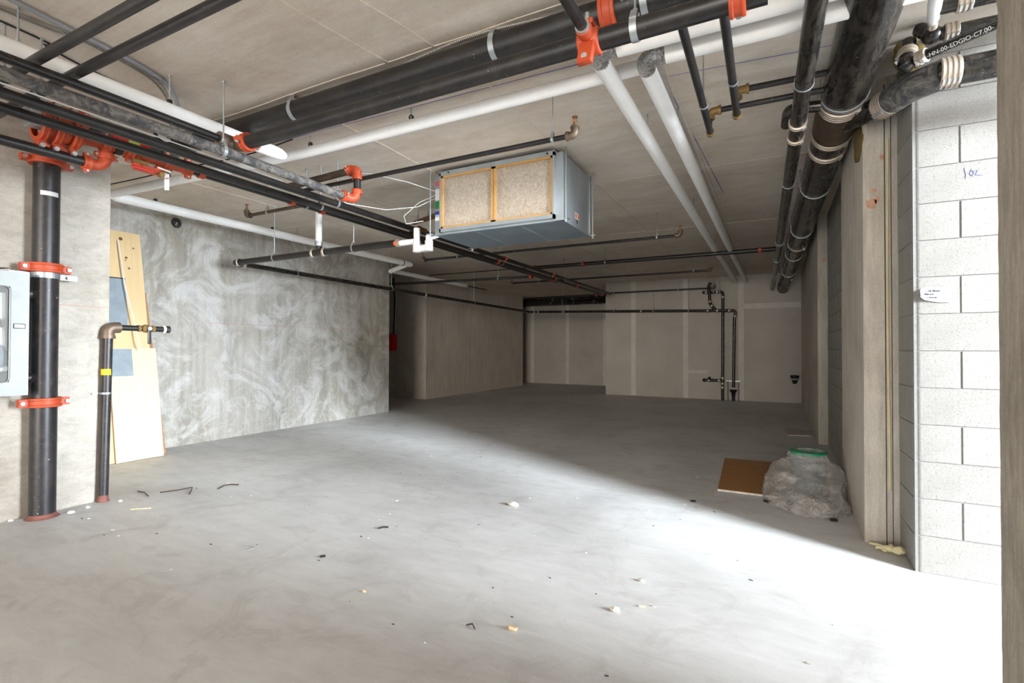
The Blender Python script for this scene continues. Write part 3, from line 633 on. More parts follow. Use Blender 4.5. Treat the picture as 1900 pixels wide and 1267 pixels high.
def s2(y): return V((0.345-0.0168*(y-5.56), y, 2.78))
t = thing('drain_pipe', 'biggest black drain pipe with steel ring hangers along the right wall', 'pipe', s2(3))
put('pipe', G().tube([s2(0.6), s2(3), s2(4.4)], 0.122, 36), 'abs', t)
put('far_pipe', G().tube([s2(4.4), s2(8), s2(12.0), V((0.20, 12.45, 2.70)), V((0.165, 13.0, 2.60))], 0.122, 30), 'abs', t)
for y in (3.60, 5.56, 7.48, 9.4, 11.45):
    p = s2(y); wd = 0.030 if y < 4 else 0.016
    h = put('ring_hanger', G().band(p, (0, 1, 0), 0.123, 0.129, wd, 36), 'galv', t)
    put('hanger_rod', G().tube([(p.x-0.127, y, p.z), (p.x-0.13, y, HC)], 0.006, 8).tube([(p.x+0.127, y, p.z), (p.x+0.128, y, HC)], 0.006, 8).cyl((p.x-0.13, y, HC-0.012), (p.x-0.13, y, HC), 0.014, n=8), 'galv', h)
for y, w_, nb in ((3.70, 0.11, 4), (4.22, 0.08, 3), (4.50, 0.08, 3), (8.45, 0.09, 3), (12.15, 0.09, 3)): band(t, s2(y), (0, 1, 0), 0.123, w_, nb)
put('wye_body', G().tube([s2(3.78), s2(3.95), s2(4.17)], [0.130, 0.133, 0.130], 32), 'brown', t)
# wye branch to the right
br = [V((0.40, 3.93, 2.72)), V((0.566, 3.60, 2.655)), V((0.655, 3.41, 2.65)), V((0.78, 3.315, 2.65)), V((1.9, 3.30, 2.65))]
put('branch_pipe', G().tube(fillet(br, 0.10, 6), 0.066, 22), 'abs', t)
put('branch_elbow', G().tube(fillet([br[1]+(br[2]-br[1])*0.35, br[2], br[3]], 0.10, 8), 0.076, 22), 'dusty', t)
band(t, br[1]+(br[2]-br[1])*0.12, (br[2]-br[1]), 0.068, 0.085, 4); band(t, (0.795, 3.313, 2.65), (1, 0, 0), 0.068, 0.085, 4)

t = thing('vent_pipe', 'slim black plastic pipe with white printed lettering above the branch drain', 'pipe', (0.64, 3.11, 2.65))
a, b = V((0.662, 3.215, 2.715)), V((1.30, 2.745, 2.715)); ax = (b-a).normalized()
put('pipe', G().cyl(a, b, 0.024, n=16), 'abs', t)
put('elbow_fitting', G().ball(a+V((-0.05, 0.04, 0)), 0.042).tube([a+V((-0.05, 0.04, 0)), a+V((-0.03, 0.10, 0.14))], 0.034, 14), 'abs', t)
band(t, a+ax*0.005, ax, 0.027, 0.05, 2); band(t, a+V((-0.042, 0.068, 0.062)), V((0.02, 0.06, 0.14)), 0.036, 0.05, 2)
vis = (V((0, 0, CAM_H))-a); nrm = (vis-ax*vis.dot(ax)).normalized(); upv = nrm.cross(ax)
text_mesh('lettering', '-HN-00-EDGIO-C7.00-', 0.027, a+ax*0.034+nrm*0.0245+upv*-0.016, ax, upv, 'white', t)
t = thing('drain_stub', 'short black pipe with steel clamp and bulbous elbow high in the right corner', 'pipe', (0.71, 3.28, 2.85))
put('pipe', G().cyl((0.73, 3.29, 2.85), (1.9, 3.32, 2.85), 0.032, n=16), 'abs', t); put('elbow_bulb', G().ball((0.722, 3.285, 2.85), 0.045, n=16, m=10).tube([(0.722, 3.285, 2.85), (0.69, 3.36, 2.93)], 0.036, 14), 'abs', t); band(t, (0.80, 3.29, 2.85), (1, 0, 0), 0.034, 0.06, 3)
t = thing('drain_stub', 'topmost black pipe with steel clamp touching the upper right frame edge', 'pipe', (0.71, 3.06, 2.86))
put('pipe', G().cyl((0.70, 3.06, 2.86), (1.9, 3.10, 2.86), 0.030, n=16), 'abs', t); band(t, (0.795, 3.065, 2.86), (1, 0, 0), 0.032, 0.06, 3)
t = thing('supply_pipe', 'white plastic pipe stub with pointed end at upper right', 'pipe', (0.675, 3.03, 2.85))
put('pipe', G().tube([(0.66, 2.86, 2.88), (0.672, 3.0, 2.86), (0.688, 3.10, 2.835), (0.695, 3.13, 2.83)], [0.030, 0.029, 0.024, 0.012], 16), 'pvc', t)
put('collar', G().band((0.699, 3.16, 2.84), (0.2, 1, 0), 0.010, 0.020, 0.05), 'band', t)
for nm, c, s_ in (('yellow mineral wool stuffed above the small pipes in upper right corner', (0.66, 3.47, 2.86), (0.07, 0.035, 0.085)), ('yellow mineral wool stuffed behind the big drain beside the pilaster', (0.50, 4.05, 2.60), (0.02, 0.15, 0.11))):
    g = G().ball(c, s_[0], s_[1], s_[2], 18, 12); cc = V(c)
    for i, p in enumerate(g.v): g.v[i] = cc+(p-cc)*(1+0.38*noise.noise(p*28))
    o = put('insulation_wad', g, 'wool', None, base=c); tag(o, nm, 'insulation')

# ------------------------------------------------------------------ condensate drain along the left and back walls
t = thing('condensate_drain', 'black drain line with white riser running low along left and back walls', 'pipe', (-6.1, 4.03, 2.3))
put('cross_pipe', G().tube([(-6.06, 4.03, 2.303), (-3.40, 4.03, 2.306)], 0.036, 16), 'black', t)
put('corner_elbow', G().tube(fillet([(-5.98, 4.03, 2.304), (-6.10, 4.03, 2.304), (-6.10, 4.16, 2.302)], 0.07), 0.044, 16), 'abs', t)
band(t, (-6.0, 4.03, 2.304), (1, 0, 0), 0.040, 0.04, 1); band(t, (-6.10, 4.15, 2.302), (0, 1, 0), 0.040, 0.05, 1)
put('wall_pipe', G().tube([(-6.10, 4.15, 2.302), (-6.12, 8, 2.275), (-6.15, 12.74, 2.243)], 0.033, 14), 'abs', t)
put('back_pipe', G().tube(fillet([(-6.15, 12.65, 2.243), (-6.15, 12.8, 2.243), (-2.6, 12.8, 2.158), (-0.81, 12.8, 2.113), (-0.84, 12.8, 1.9), (-0.863, 12.8, 0.32)], 0.06), 0.033, 14), 'abs', t)
for p, a in (((-5.98, 12.8, 2.24), (1, 0, 0)), ((-5.86, 12.8, 2.235), (1, 0, 0)), ((-5.1, 12.8, 2.22), (1, 0, 0)), ((-3.0, 12.8, 2.165), (1, 0, 0)), ((-1.42, 12.8, 2.128), (1, 0, 0)), ((-1.21, 12.8, 2.123), (1, 0, 0)), ((-0.95, 12.8, 2.116), (1, 0, 0)), ((-0.826, 12.8, 1.98), (0, 0, 1)), ((-6.12, 8.0, 2.275), (0, 1, 0))): band(t, p, a, 0.034, 0.045, 1)
put('tee', G().cyl((-4.585, 4.03, 2.306), (-4.585, 4.03, 2.40), 0.036, n=14).cyl((-4.66, 4.03, 2.305), (-4.50, 4.03, 2.306), 0.042, n=16), 'abs', t)
for x in (-4.67, -4.49): band(t, (x, 4.03, 2.305), (1, 0, 0), 0.042, 0.035, 1)
band(t, (-4.585, 4.03, 2.405), (0, 0, 1), 0.038, 0.06, 2, 'galv')
put('white_riser', G().cyl((-4.585, 4.03, 2.42), (-4.585, 4.03, 2.80), 0.036, n=16), 'pvc', t)
for x in (-5.34, -4.05): rod(t, (x, 4.03, 2.304), ring_r=0.038, axis=(1, 0, 0), w_=0.016)
for y in (4.98, 7.0, 9.8): rod(t, (-6.11, y, 2.304-0.0068*(y-4)), ring_r=0.035, r=0.004, w_=0.014)
for x in (-5.15, -3.70, -2.70, -1.86): rod(t, (x, 12.8, 2.243-0.024*(x+6.15)), ring_r=0.035, axis=(1, 0, 0), r=0.004, w_=0.012)
put('offset_riser', G().tube(fillet([(-1.36, 12.8, 2.80), (-1.40, 12.8, 2.72), (-1.37, 12.8, 2.30), (-1.25, 12.8, 2.13)], 0.06), 0.034, 12), 'abs', t)
band(t, (-1.37, 12.8, 2.34), (0, 0, 1), 0.035, 0.04, 1); band(t, (-1.33, 12.8, 2.24), (0.5, 0, -0.7), 0.035, 0.04, 1)
put('coupling_sleeve', G().band((-3.42, 4.03, 2.306), (1, 0, 0), 0.036, 0.043, 0.05), 'band', t); put('sticker', G().obox((-3.44, 3.988, 2.295), (0.018, 0, 0), (0, 0.001, 0), (0, 0, 0.018)), 'orangelbl', t, smooth=False)

t = thing('condensate_trap', 'white plastic U trap hanging at the left end of the air handler', 'trap', (-3.19, 4.03, 2.2))
put('inlet_stub', G().cyl((-3.40, 4.03, 2.302), (-3.20, 4.03, 2.300), 0.030, n=16), 'pvc', t)
put('trap_body', G().tube(fillet([(-3.19, 4.03, 2.43), (-3.19, 4.03, 2.225), (-3.04, 4.03, 2.225), (-3.04, 4.03, 2.34)], 0.055, 8), 0.033, 18), 'pvc', t)
put('trap_sleeve', G().tube([(-3.19, 4.03, 2.19), (-3.19, 4.03, 2.30)], 0.040, 16).tube([(-3.04, 4.03, 2.19), (-3.04, 4.03, 2.29)], 0.040, 16).box(-3.19, -3.04, 4.0, 4.06, 2.192, 2.235), 'pvc', t)
put('outlet_arm', G().tube([(-3.04, 4.03, 2.318), (-2.92, 4.03, 2.322)], [0.026, 0.010], 14), 'pvc', t)

t = thing('refrigerant_pipe', 'pair of tarnished copper pipes capped at the left of the air handler', 'pipe', (-3.85, 4.9, 2.76))
for i, (x, y, z) in enumerate(((-3.95, 4.9, 2.752), (-3.87, 5.0, 2.80))):
    p = put('copper_pipe', G().tube([(x, y, z), (x+0.04, y, z+0.01), (-2.94, y-0.35, z+0.02)], [0.010, 0.026, 0.026], 14), 'copper', t)
    rod(t, (x+0.12, y-0.04, z+0.012), ring_r=0.028, axis=(1, 0, 0), r=0.004, w_=0.012)
for k_, (x, y) in enumerate(((-3.58, 4.62), (-3.79, 4.75))): put('reducer', G().band((x, y, 2.57), (0, 1, 0), 0.03, 0.037, 0.10).band((x, y-0.06, 2.57), (0, 1, 0), 0.03, 0.042, 0.02), 'copper', t)

# ------------------------------------------------------------------ plumbing stack on the back wall
t = thing('vent_stack', 'black plastic stack with side cleanout rising from floor on the back drywall', 'pipe', (-1.1, 12.86, 0))
put('stack', G().cyl((-1.105, 12.86, 0), (-1.093, 12.86, 2.46), 0.034, n=14), 'abs', t)
put('top_arm', G().tube(fillet([(-1.093, 12.86, 2.44), (-1.09, 12.86, 2.57), (-1.55, 12.86, 2.575)], 0.08), 0.034, 14), 'abs', t)
put('cleanout_arm', G().cyl((-1.10, 12.86, 0.47), (-1.50, 12.86, 0.465), 0.034, n=14).ball((-1.51, 12.86, 0.465), 0.045).tube([(-1.44, 12.86, 0.47), (-1.38, 12.82, 0.54)], 0.028, 12), 'abs', t)
for p, a in (((-1.105, 12.86, 0.53), (0, 0, 1)), ((-1.105, 12.86, 0.40), (0, 0, 1)), ((-1.105, 12.86, 0.31), (0, 0, 1)), ((-1.18, 12.86, 0.47), (1, 0, 0)), ((-1.41, 12.86, 0.467), (1, 0, 0)), ((-1.094, 12.86, 2.44), (0, 0, 1)), ((-1.22, 12.86, 2.573), (1, 0, 0)), ((-1.46, 12.86, 2.575), (1, 0, 0))): band(t, p, a, 0.035, 0.05, 1)
for x in (-1.16, -1.30): rod(t, (x, 12.86, 2.574), ring_r=0.036, axis=(1, 0, 0), r=0.004, w_=0.012)
t = thing('funnel_drain', 'black funnel floor drain under an open pipe end on a metal support frame', 'drain', (-0.87, 12.85, 0))
put('funnel', G().lathe((-0.87, 12.85, 0), (0, 0, 1), [(0.035, 0), (0.035, 0.12), (0.05, 0.14), (0.04, 0.17), (0.075, 0.23), (0.085, 0.26), (0.075, 0.26), (0.03, 0.17)], 18), 'dark', t)
for x in (-0.985, -0.755): put('frame_post', G().box(x-0.008, x+0.008, 12.84, 12.86, 0, 0.47), 'dark', t, smooth=False)
put('cross_strut', G().box(-1.02, -0.72, 12.82, 12.835, 0.455, 0.475), 'galv', t, smooth=False)
t = thing('wall_cup', 'small black wall-mounted drain cup near the right end of back drywall', 'drain', (0.385, 12.98, 0.52))
put('cup', G().lathe((0.385, 12.92, 0.43), (0, 0, 1), [(0, 0), (0.04, 0.02), (0.075, 0.14), (0.09, 0.16), (0.09, 0.20), (0, 0.21)], 16), 'dark', t); put('rim', G().band((0.385, 12.92, 0.545), (0, 0, 1), 0.06, 0.082, 0.035), 'bluegrey', t)

# dark void above the back left drywall
for lbl, y, z, xa, xb, r, cps in (('upper black pipe in the dark gap above back left drywall', 15.6, 2.86, -8.2, -3.99, 0.045, (-7.9, -6.6)), ('lower black pipe in the dark gap above back left drywall', 15.7, 2.745, -7.2, -3.99, 0.05, (-6.7, -5.2))):
    t = thing('service_pipe', lbl, 'pipe', ((xa+xb)/2, y, z)); put('pipe', G().cyl((xa, y, z), (xb, y, z), r, n=14), 'abs', t)
    for x in cps: coupling(t, (x, y, z), (1, 0, 0), r, 0.08, 'iron')
    for x in (-5.9, -4.6): rod(t, (x, y, z), ring_r=r, axis=(1, 0, 0), r=0.005)
t = thing('duct_fitting', 'dark boxy duct filling the gap at the left end of back drywall', 'duct', (-7.2, 15.75, 2.72)); put('duct', G().box(-7.7, -6.1, 15.62, 15.95, 2.70, 2.90), 'dark', t, smooth=False); put('flex_elbow', G().tube(fillet([(-6.1, 15.7, 2.75), (-5.8, 15.7, 2.75), (-5.75, 15.7, 2.69)], 0.08), 0.055, 12), 'dark', t)
t = thing('service_pipe', 'lateral black pipe joining the bundle end in front of the back gap', 'pipe', (-4.5, 12.1, 2.56)); put('pipe', G().cyl((-3.70, 12.1, 2.556), (-5.6, 12.1, 2.545), 0.03, n=12), 'black', t); coupling(t, (-3.95, 12.1, 2.555), (1, 0, 0), 0.031, 0.05)

# ------------------------------------------------------------------ standpipe, valve manifold
t = thing('standpipe', 'fat glossy black standpipe with two orange couplings on the left column', 'pipe', (-4.70, 1.665, 0))
put('pipe', G().cyl((-4.70, 1.665, 0), (-4.70, 1.665, 2.60), 0.076, n=36), 'stand', t)
for z in (1.80, 0.83): coupling(t, (-4.70, 1.665, z), (0, 0, 1), 0.077, 0.065, up=(1, 0, 0))
o = put('wall_clamp', G().band((-4.70, 1.665, 1.745), (0, 0, 1), 0.077, 0.082, 0.04, 30).box(-4.73, -4.715, 1.47, 1.86, 1.727, 1.763), 'galv', t, smooth=False)
for y in (1.55, 1.80): put('bolt', G().cyl((-4.72, y, 1.745), (-4.685, y, 1.745), 0.014, n=6), 'bolt', o)
for z in (1.605, 1.01): put('cabinet_stub', G().cyl((-4.70, 1.60, z), (-4.70, 1.50, z), 0.033, n=14).lathe((-4.70, 1.605, z), (0, -1, 0), [(0.05, 0), (0.033, 0.02)], 16), 'stand', t)
put('paint_patch', G().lathe((-4.70, 1.665, 2.33), (0, 0, 1), [(0.0768, -0.012), (0.0772, 0), (0.0768, 0.02)], 12, -0.5, 0.9, ref=(1, -0.3, 0)), 'greylettering', t)
put('floor_sealant', G().lathe((-4.70, 1.665, 0), (0, 0, 1), [(0.076, 0.03), (0.086, 0.008), (0.099, 0.0)], 24), 'caulk_red', t)

t = thing('valve_manifold', 'cluster of orange grooved valves and elbows above the standpipe', 'valve', (-4.05, 1.7, 2.6))
put('standpipe_elbow', G().tube(fillet([(-4.70, 1.665, 2.56), (-4.70, 1.665, 2.665), (-4.30, 1.60, 2.665)], 0.11, 8), 0.082, 20), 'orange', t)
coupling(t, (-4.70, 1.665, 2.575), (0, 0, 1), 0.080, 0.05, up=(1, 0, 0))
put('valve_body', G().lathe((-4.05, 1.42, 2.62), (0, 1, 0), [(0.05, 0), (0.085, 0.02), (0.088, 0.10), (0.07, 0.14), (0.10, 0.15), (0.10, 0.17), (0.055, 0.20), (0.045, 0.28)], 22), 'orange', t)
put('cross_body', G().tube([(-4.35, 1.60, 2.665), (-4.05, 1.60, 2.62)], 0.060, 16), 'orange', t)
for y in (1.40, 1.47, 1.56): coupling(t, (-4.05, y, 2.62), (0, 1, 0), 0.085, 0.035, up=(1, 0, 0))
put('run_pipe', G().cyl((-4.05, 1.66, 2.612), (-4.02, 2.30, 2.602), 0.038, n=16), 'orange', t)
for y in (1.74, 1.88, 2.12, 2.27): coupling(t, (-4.045+(y-1.66)*0.04, y, 2.61), (0, 1, 0), 0.04, 0.05, up=(1, 0, 0))
put('black_collar', G().cyl((-4.04, 1.79, 2.61), (-4.04, 1.83, 2.61), 0.046), 'dark', t)
put('drain_elbow', G().tube(fillet([(-4.05, 1.62, 2.455), (-4.05, 1.74, 2.455), (-4.04, 1.745, 2.60)], 0.07, 8), 0.036, 16), 'orange', t)
coupling(t, (-4.05, 1.64, 2.455), (0, 1, 0), 0.034, 0.045, up=(1, 0, 0)); coupling(t, (-4.042, 1.745, 2.53), (0, 0, 1), 0.036, 0.04, up=(1, 0, 0))
put('drain_pipe', G().cyl((-4.05, -1.5, 2.445), (-4.05, 1.64, 2.455), 0.031, n=16), 'black', t)
put('test_valve', G().cyl((-4.03, 1.93, 2.60), (-4.03, 1.93, 2.52), 0.030).obox((-4.03, 1.98, 2.515), (0.02, 0, 0), (0, 0.07, 0), (0, 0, 0.022)).ball((-4.02, 2.06, 2.535), 0.03), 'orange', t, smooth=True)
put('handle', G().obox((-3.99, 1.93, 2.545), (0.006, 0, 0), (0, 0.05, 0), (0, 0, 0.012)).cyl((-4.0, 2.06, 2.49), (-3.96, 2.06, 2.49), 0.018), 'brass', t)
put('pointer_handle', G().tube([(-3.99, 1.87, 2.50), (-3.97, 2.0, 2.492)], 0.008, 8), 'red', t)
put('red_bar', G().obox((-3.995, 2.0, 2.63), (0.006, 0, 0), (0, 0.11, -0.002), (0, 0, 0.01)), 'red', t, smooth=False)
fs_ = put('flow_switch', G().obox((-4.0000, 1.870, 2.655), (0.03, 0, 0), (0, 0.115, 0), (0, 0, 0.03)), 'red', t, bevel=0.01)
put('switch_label', G().obox((-3.9685, 1.880, 2.655), (0.001, 0, 0), (0, 0.035, 0), (0, 0, 0.016)), 'limelbl', fs_, smooth=False)
put('switch_conduit', G().tube([(-4.0000, 1.490, 2.675), (-4.0000, 1.640, 2.650), (-4.0000, 1.770, 2.655)], 0.008, 8), 'armour', fs_)
put('brass_tailpiece', G().cyl((-4.0000, 1.980, 2.645), (-4.0000, 2.090, 2.635), 0.02).obox((-3.9900, 2.090, 2.630), (0.02, 0, 0), (0, 0.03, 0), (0, 0, 0.02)), 'iron', fs_)
jb = put('junction_box', G().obox((-4.02, 1.37, 2.64), (0.04, 0, 0), (0, 0.045, 0), (0, 0, 0.06)), 'galv', t, smooth=False, bevel=0.004)
put('screw', G().cyl((-3.981, 1.35, 2.68), (-3.977, 1.35, 2.68), 0.006).cyl((-3.981, 1.40, 2.675), (-3.977, 1.40, 2.675), 0.006), 'dark', jb)
gd = put('pressure_gauge', G().cyl((-4.00, 2.08, 2.80), (-3.955, 2.07, 2.79), 0.060, n=24).cyl((-4.0, 2.08, 2.75), (-4.0, 2.08, 2.64), 0.009), 'dark', t)
put('gauge_face', G().cyl((-3.955, 2.07, 2.79), (-3.953, 2.07, 2.79), 0.055, n=24), 'white', gd)
put('gauge_needle', G().obox((-3.951, 2.075, 2.782), (0.0008, 0, 0), (0, 0.018, -0.022), (0, 0.002, 0.002)), 'dark', gd, smooth=False)
put('paper_tag', G().obox((-3.98, 2.10, 2.45), (0.0008, 0, 0), (0, 0.016, 0.003), (0, 0, 0.06)).obox((-3.98, 2.08, 2.535), (0.001, 0, 0), (0, 0.045, -0.004), (0, 0, 0.006)), 'white', t, smooth=False)
put('tag_mark', G().obox((-3.9785, 2.10, 2.475), (0.0004, 0, 0), (0, 0.013, 0.006), (0, -0.002, 0.005)), 'redchalk', t, smooth=False)

# gas riser
t = thing('gas_riser', 'slim dark gas riser with yellow band, brass valve and capped arm', 'pipe', (-4.755, 2.065, 0))
gx, gy = -4.755, 2.06
put('pipe', G().cyl((gx, gy, 0), (gx, gy+0.02, 1.34), 0.034, n=20), 'stand', t)
put('elbow_fitting', G().tube(fillet([(gx, gy+0.02, 1.30), (gx, gy+0.02, 1.385), (gx, gy+0.10, 1.388)], 0.06), 0.044, 18).band((gx, gy+0.02, 1.31), (0, 0, 1), 0.03, 0.05, 0.025), 'iron', t)
put('arm', G().cyl((gx, gy+0.09, 1.388), (gx, gy+0.46, 1.385), 0.024, n=14), 'black', t)
v_ = put('ball_valve', G().lathe((gx, gy+0.23, 1.387), (0, 1, 0), [(0.028, 0), (0.028, 0.02), (0.022, 0.03), (0.034, 0.05), (0.034, 0.08), (0.022, 0.10), (0.028, 0.11), (0.028, 0.13)], 8), 'brass', t, angle=0.3)
put('valve_handle', G().obox((gx+0.045, gy+0.30, 1.33), (0.004, 0, 0), (0, 0.013, 0), (0, 0, 0.075)), 'black', v_, bevel=0.003); put('valve_nut', G().cyl((gx+0.02, gy+0.30, 1.387), (gx+0.058, gy+0.30, 1.387), 0.016, n=6), 'bolt', v_)
put('cap', G().cyl((gx, gy+0.43, 1.385), (gx, gy+0.48, 1.385), 0.032, n=16), 'stand', t); put('cap_label', G().band((gx, gy+0.435, 1.385), (0, 1, 0), 0.0245, 0.0335, 0.018), 'white', t)
put('yellow_band', G().band((gx, gy+0.013, 1.03), (0, 0, 1), 0.0342, 0.0352, 0.048), 'yellow', t)
put('pipe_strap', G().band((gx, gy+0.01, 0.86), (0, 0, 1), 0.0342, 0.039, 0.014).obox((gx-0.03, gy, 0.86), (0.004, 0, 0), (0, 0.07, 0), (0, 0, 0.007)), 'galv', t)
put('floor_sealant', G().lathe((gx, gy, 0), (0, 0, 1), [(0.034, 0.05), (0.038, 0.01), (0.045, 0.0)], 18), 'caulk_red', t)

# fire hose cabinet
t = thing('hose_cabinet', 'grey fire hose cabinet with window on the left column', 'cabinet', (-4.7, 1.2, 0.9))
X0, X1, Y0, Y1, Z0, Z1 = -4.80, -4.625, 0.75, 1.535, 0.905, 1.735
put('body', G().box(X0, X0+0.012, Y0, Y1, Z0, Z1).box(X0, X1, Y0, Y0+0.012, Z0, Z1).box(X0, X1, Y1-0.012, Y1, Z0, Z1).box(X0, X1, Y0, Y1, Z0, Z0+0.012).box(X0, X1, Y0, Y1, Z1-0.012, Z1), 'cabinet', t, smooth=False)
wy0, wy1, wz0, wz1 = 0.86, 1.447, 0.99, 1.64
dr_ = put('door', G().box(X1, X1+0.018, Y0-0.01, wy0, Z0-0.01, Z1+0.01).box(X1, X1+0.018, wy1, Y1+0.012, Z0-0.01, Z1+0.01).box(X1, X1+0.018, wy0, wy1, Z0-0.01, wz0).box(X1, X1+0.018, wy0, wy1, wz1, Z1+0.01), 'cabinet', t, smooth=False)
put('window_gasket', G().tube(fillet([(X1+0.018, wy1-0.2, wz1), (X1+0.018, wy1, wz1), (X1+0.018, wy1, wz0), (X1+0.018, wy1-0.2, wz0)], 0.03), 0.004, 6), 'galv', dr_)
put('window_pane', G().box(X1+0.006, X1+0.010, wy0, wy1, wz0, wz1), 'glass', dr_, smooth=False)
put('latch', G().obox((X1+0.020, 1.495, 1.372), (0.004, 0, 0), (0, 0.026, 0), (0, 0, 0.012)), 'white', dr_, smooth=False); put('latch_frame', G().obox((X1+0.018, 1.495, 1.372), (0.003, 0, 0), (0, 0.031, 0), (0, 0, 0.017)), 'dark', dr_, smooth=False)
for i in range(9): put('hose_fold', G().tube([(-4.72+0.012*(i % 2), 1.08+0.045*i, 1.60), (-4.71, 1.08+0.045*i, 1.30), (-4.70, 1.09+0.045*i, 1.12)], [0.03, 0.026, 0.02], 10), 'insul', t)
put('hose_nozzle', G().tube([(-4.67, 1.40, 1.42), (-4.665, 1.41, 1.36)], 0.02, 10), 'copper', t); put('hose_bag', G().ball((-4.69, 1.38, 1.16), 0.045, 0.09, 0.10), 'bluegrey', t); put('hose_tail', G().tube([(-4.70, 1.15, 1.05), (-4.69, 1.30, 1.08), (-4.69, 1.46, 1.08)], 0.022, 10), 'insul', t)
o = put('scrap_stick', G().tube([(-4.74, 1.30, 1.752), (-4.70, 1.40, 1.765), (-4.71, 1.47, 1.775)], [0.006, 0.008, 0.003], 7), 'stick', None, base=(-4.72, 1.38, 1.75)); tag(o, 'dark splinter lying on top of the hose cabinet', 'stick')

# ------------------------------------------------------------------ leaning boards behind the left column
def lean(name, lbl, y0, y1, xb, xt, zt, mat, th=0.02, tilt=0.0, z0=0.0):
    t = thing(name, lbl, 'board', (xb, (y0+y1)/2, 0))
    d = V((xt-xb, tilt, zt)).normalized(); n_ = V((d.z, 0, -d.x)).normalized()
    a, b = V((xb, y0, z0+0.006)), V((xb, y1, z0+0.006)); L = (V((xt, 0, zt))-V((xb, 0, 0))).length; e = d*L
    vs = [a, b, b+e, a+e, a-n_*th, b-n_*th, b+e-n_*th, a+e-n_*th]
    o = put('panel', G().add(vs, [(0, 1, 2, 3), (7, 6, 5, 4), (0, 4, 5, 1), (1, 5, 6, 2), (2, 6, 7, 3), (3, 7, 4, 0)]), mat, t, smooth=False)
    def at(y, z, lift=0.001):
        return V((xb, y, 0))+d*(z/d.z)-V((0, d.y*z/d.z, 0))*0+n_*lift
    return t, o, at, d, n_
t, o, at, d, n_ = lean('leaning_board', 'tall knotty birch board leaning furthest back against the left wall', 2.45, 3.20, -6.16, -6.555, 2.53, 'birch', tilt=-0.03)
for (y, z, r) in ((3.0, 2.45, 0.02), (3.12, 2.36, 0.010), (3.04, 2.24, 0.014), (3.03, 2.21, 0.008), (3.06, 2.12, 0.012)):
    c = at(y, z, 0.0005); put('knot', G().cyl(c, c+n_*0.0012, r, n=10), 'knot', t)
def plate(t, at, d, n_, y0, y1, z0, z1, lip=True):
    a, b, c, e = at(y0, z0, 0.002), at(y1, z0, 0.002), at(y1, z1, 0.002), at(y0, z1, 0.002)
    for q in (a, b): q.y -= d.y*z0/d.z
    for q in (c, e): q.y -= d.y*z1/d.z
    p = put('metal_plate', G().add([a, b, c, e]+[q+n_*0.006 for q in (a, b, c, e)], [(3, 2, 1, 0), (4, 5, 6, 7), (0, 1, 5, 4), (1, 2, 6, 5), (2, 3, 7, 6), (3, 0, 4, 7)]), 'bluegrey', t, smooth=False)
    if lip:
        for z in (z1-0.08, z0+0.08):
            m_ = b+(c-b)*((z-z0)/(z1-z0)); put('hinge', G().obox(m_+n_*0.01-V((0, 0.012, 0)), n_*0.004, V((0, 0.006, 0)), d*0.035), 'galv', p, smooth=False)
        put('shadow_strip', G().obox((c+e)/2+n_*0.006+d*0.004, n_*0.002, (c-e)*0.5, d*0.006), 'dark', p, smooth=False)  # dark strip standing in for the shadow along the plate's top edge
    return p
plate(t, at, d, n_, 2.68, 2.985, 1.42, 1.99)
put('cord', G().tube([(-6.50, 2.93, 2.42), (-6.40, 2.955, 1.9), (-6.29, 3.01, 1.45), (-6.22, 3.03, 1.2)], 0.006, 6), 'white', t)
t, o, at, d, n_ = lean('leaning_board', 'pale shorter birch board leaning in front with a grey metal plate', 2.77, 3.232, -6.125, -6.318, 1.21, 'birch_pale', tilt=-0.0)
plate(t, at, d, n_, 2.75, 2.985, 0.912, 1.208, False)
put('cord', G().tube([(-6.27, 2.97, 0.92), (-6.235, 2.965, 0.7), (-6.20, 2.968, 0.45)], 0.003, 6), 'white', t)
t, o, at, d, n_ = lean('leaning_board', 'reddish brown panel edge showing behind the birch boards', 2.60, 3.305, -6.22, -6.56, 1.86, 'brownwood', tilt=-0.06)
for z in (1.66, 1.45): put('dark_strap', G().obox(at(3.235, z, 0.004), (0.001, 0, 0), (0, 0.045, -0.05), (0, 0.006, 0.006)), 'dark', t, smooth=False)
put('red_end', G().obox(at(3.17, 1.84, 0.006), (0.006, 0, 0), (0, 0.03, 0), (0, 0, 0.014)), 'red', t, smooth=False)

# red alarm box and its cable on the nook wall
t = thing('alarm_panel', 'small red alarm box with black cable just past the left wall end', 'alarm', (-8.3, 9.6, 1.16))
put('box', G().box(-8.62, -8.245, 9.50, 9.655, 1.16, 1.55), 'red', t, bevel=0.006)
text_mesh('lettering', 'F\nI\nR\nE', 0.075, (-8.43, 9.499, 1.475), (1, 0, 0), (0, 0, 1), 'white', t, 'CENTER')
put('cable', G().tube([(-8.33, 9.64, 1.55), (-8.31, 9.64, 1.9), (-8.29, 9.63, 2.4), (-8.33, 9.63, 2.80), (-8.34, 9.63, 2.95)], 0.020, 8), 'dark', t); put('white_cable', G().tube([(-8.29, 9.63, 1.55), (-8.27, 9.63, 2.0), (-8.25, 9.62, 2.4), (-8.29, 9.62, 2.9)], 0.008, 6), 'white', t)

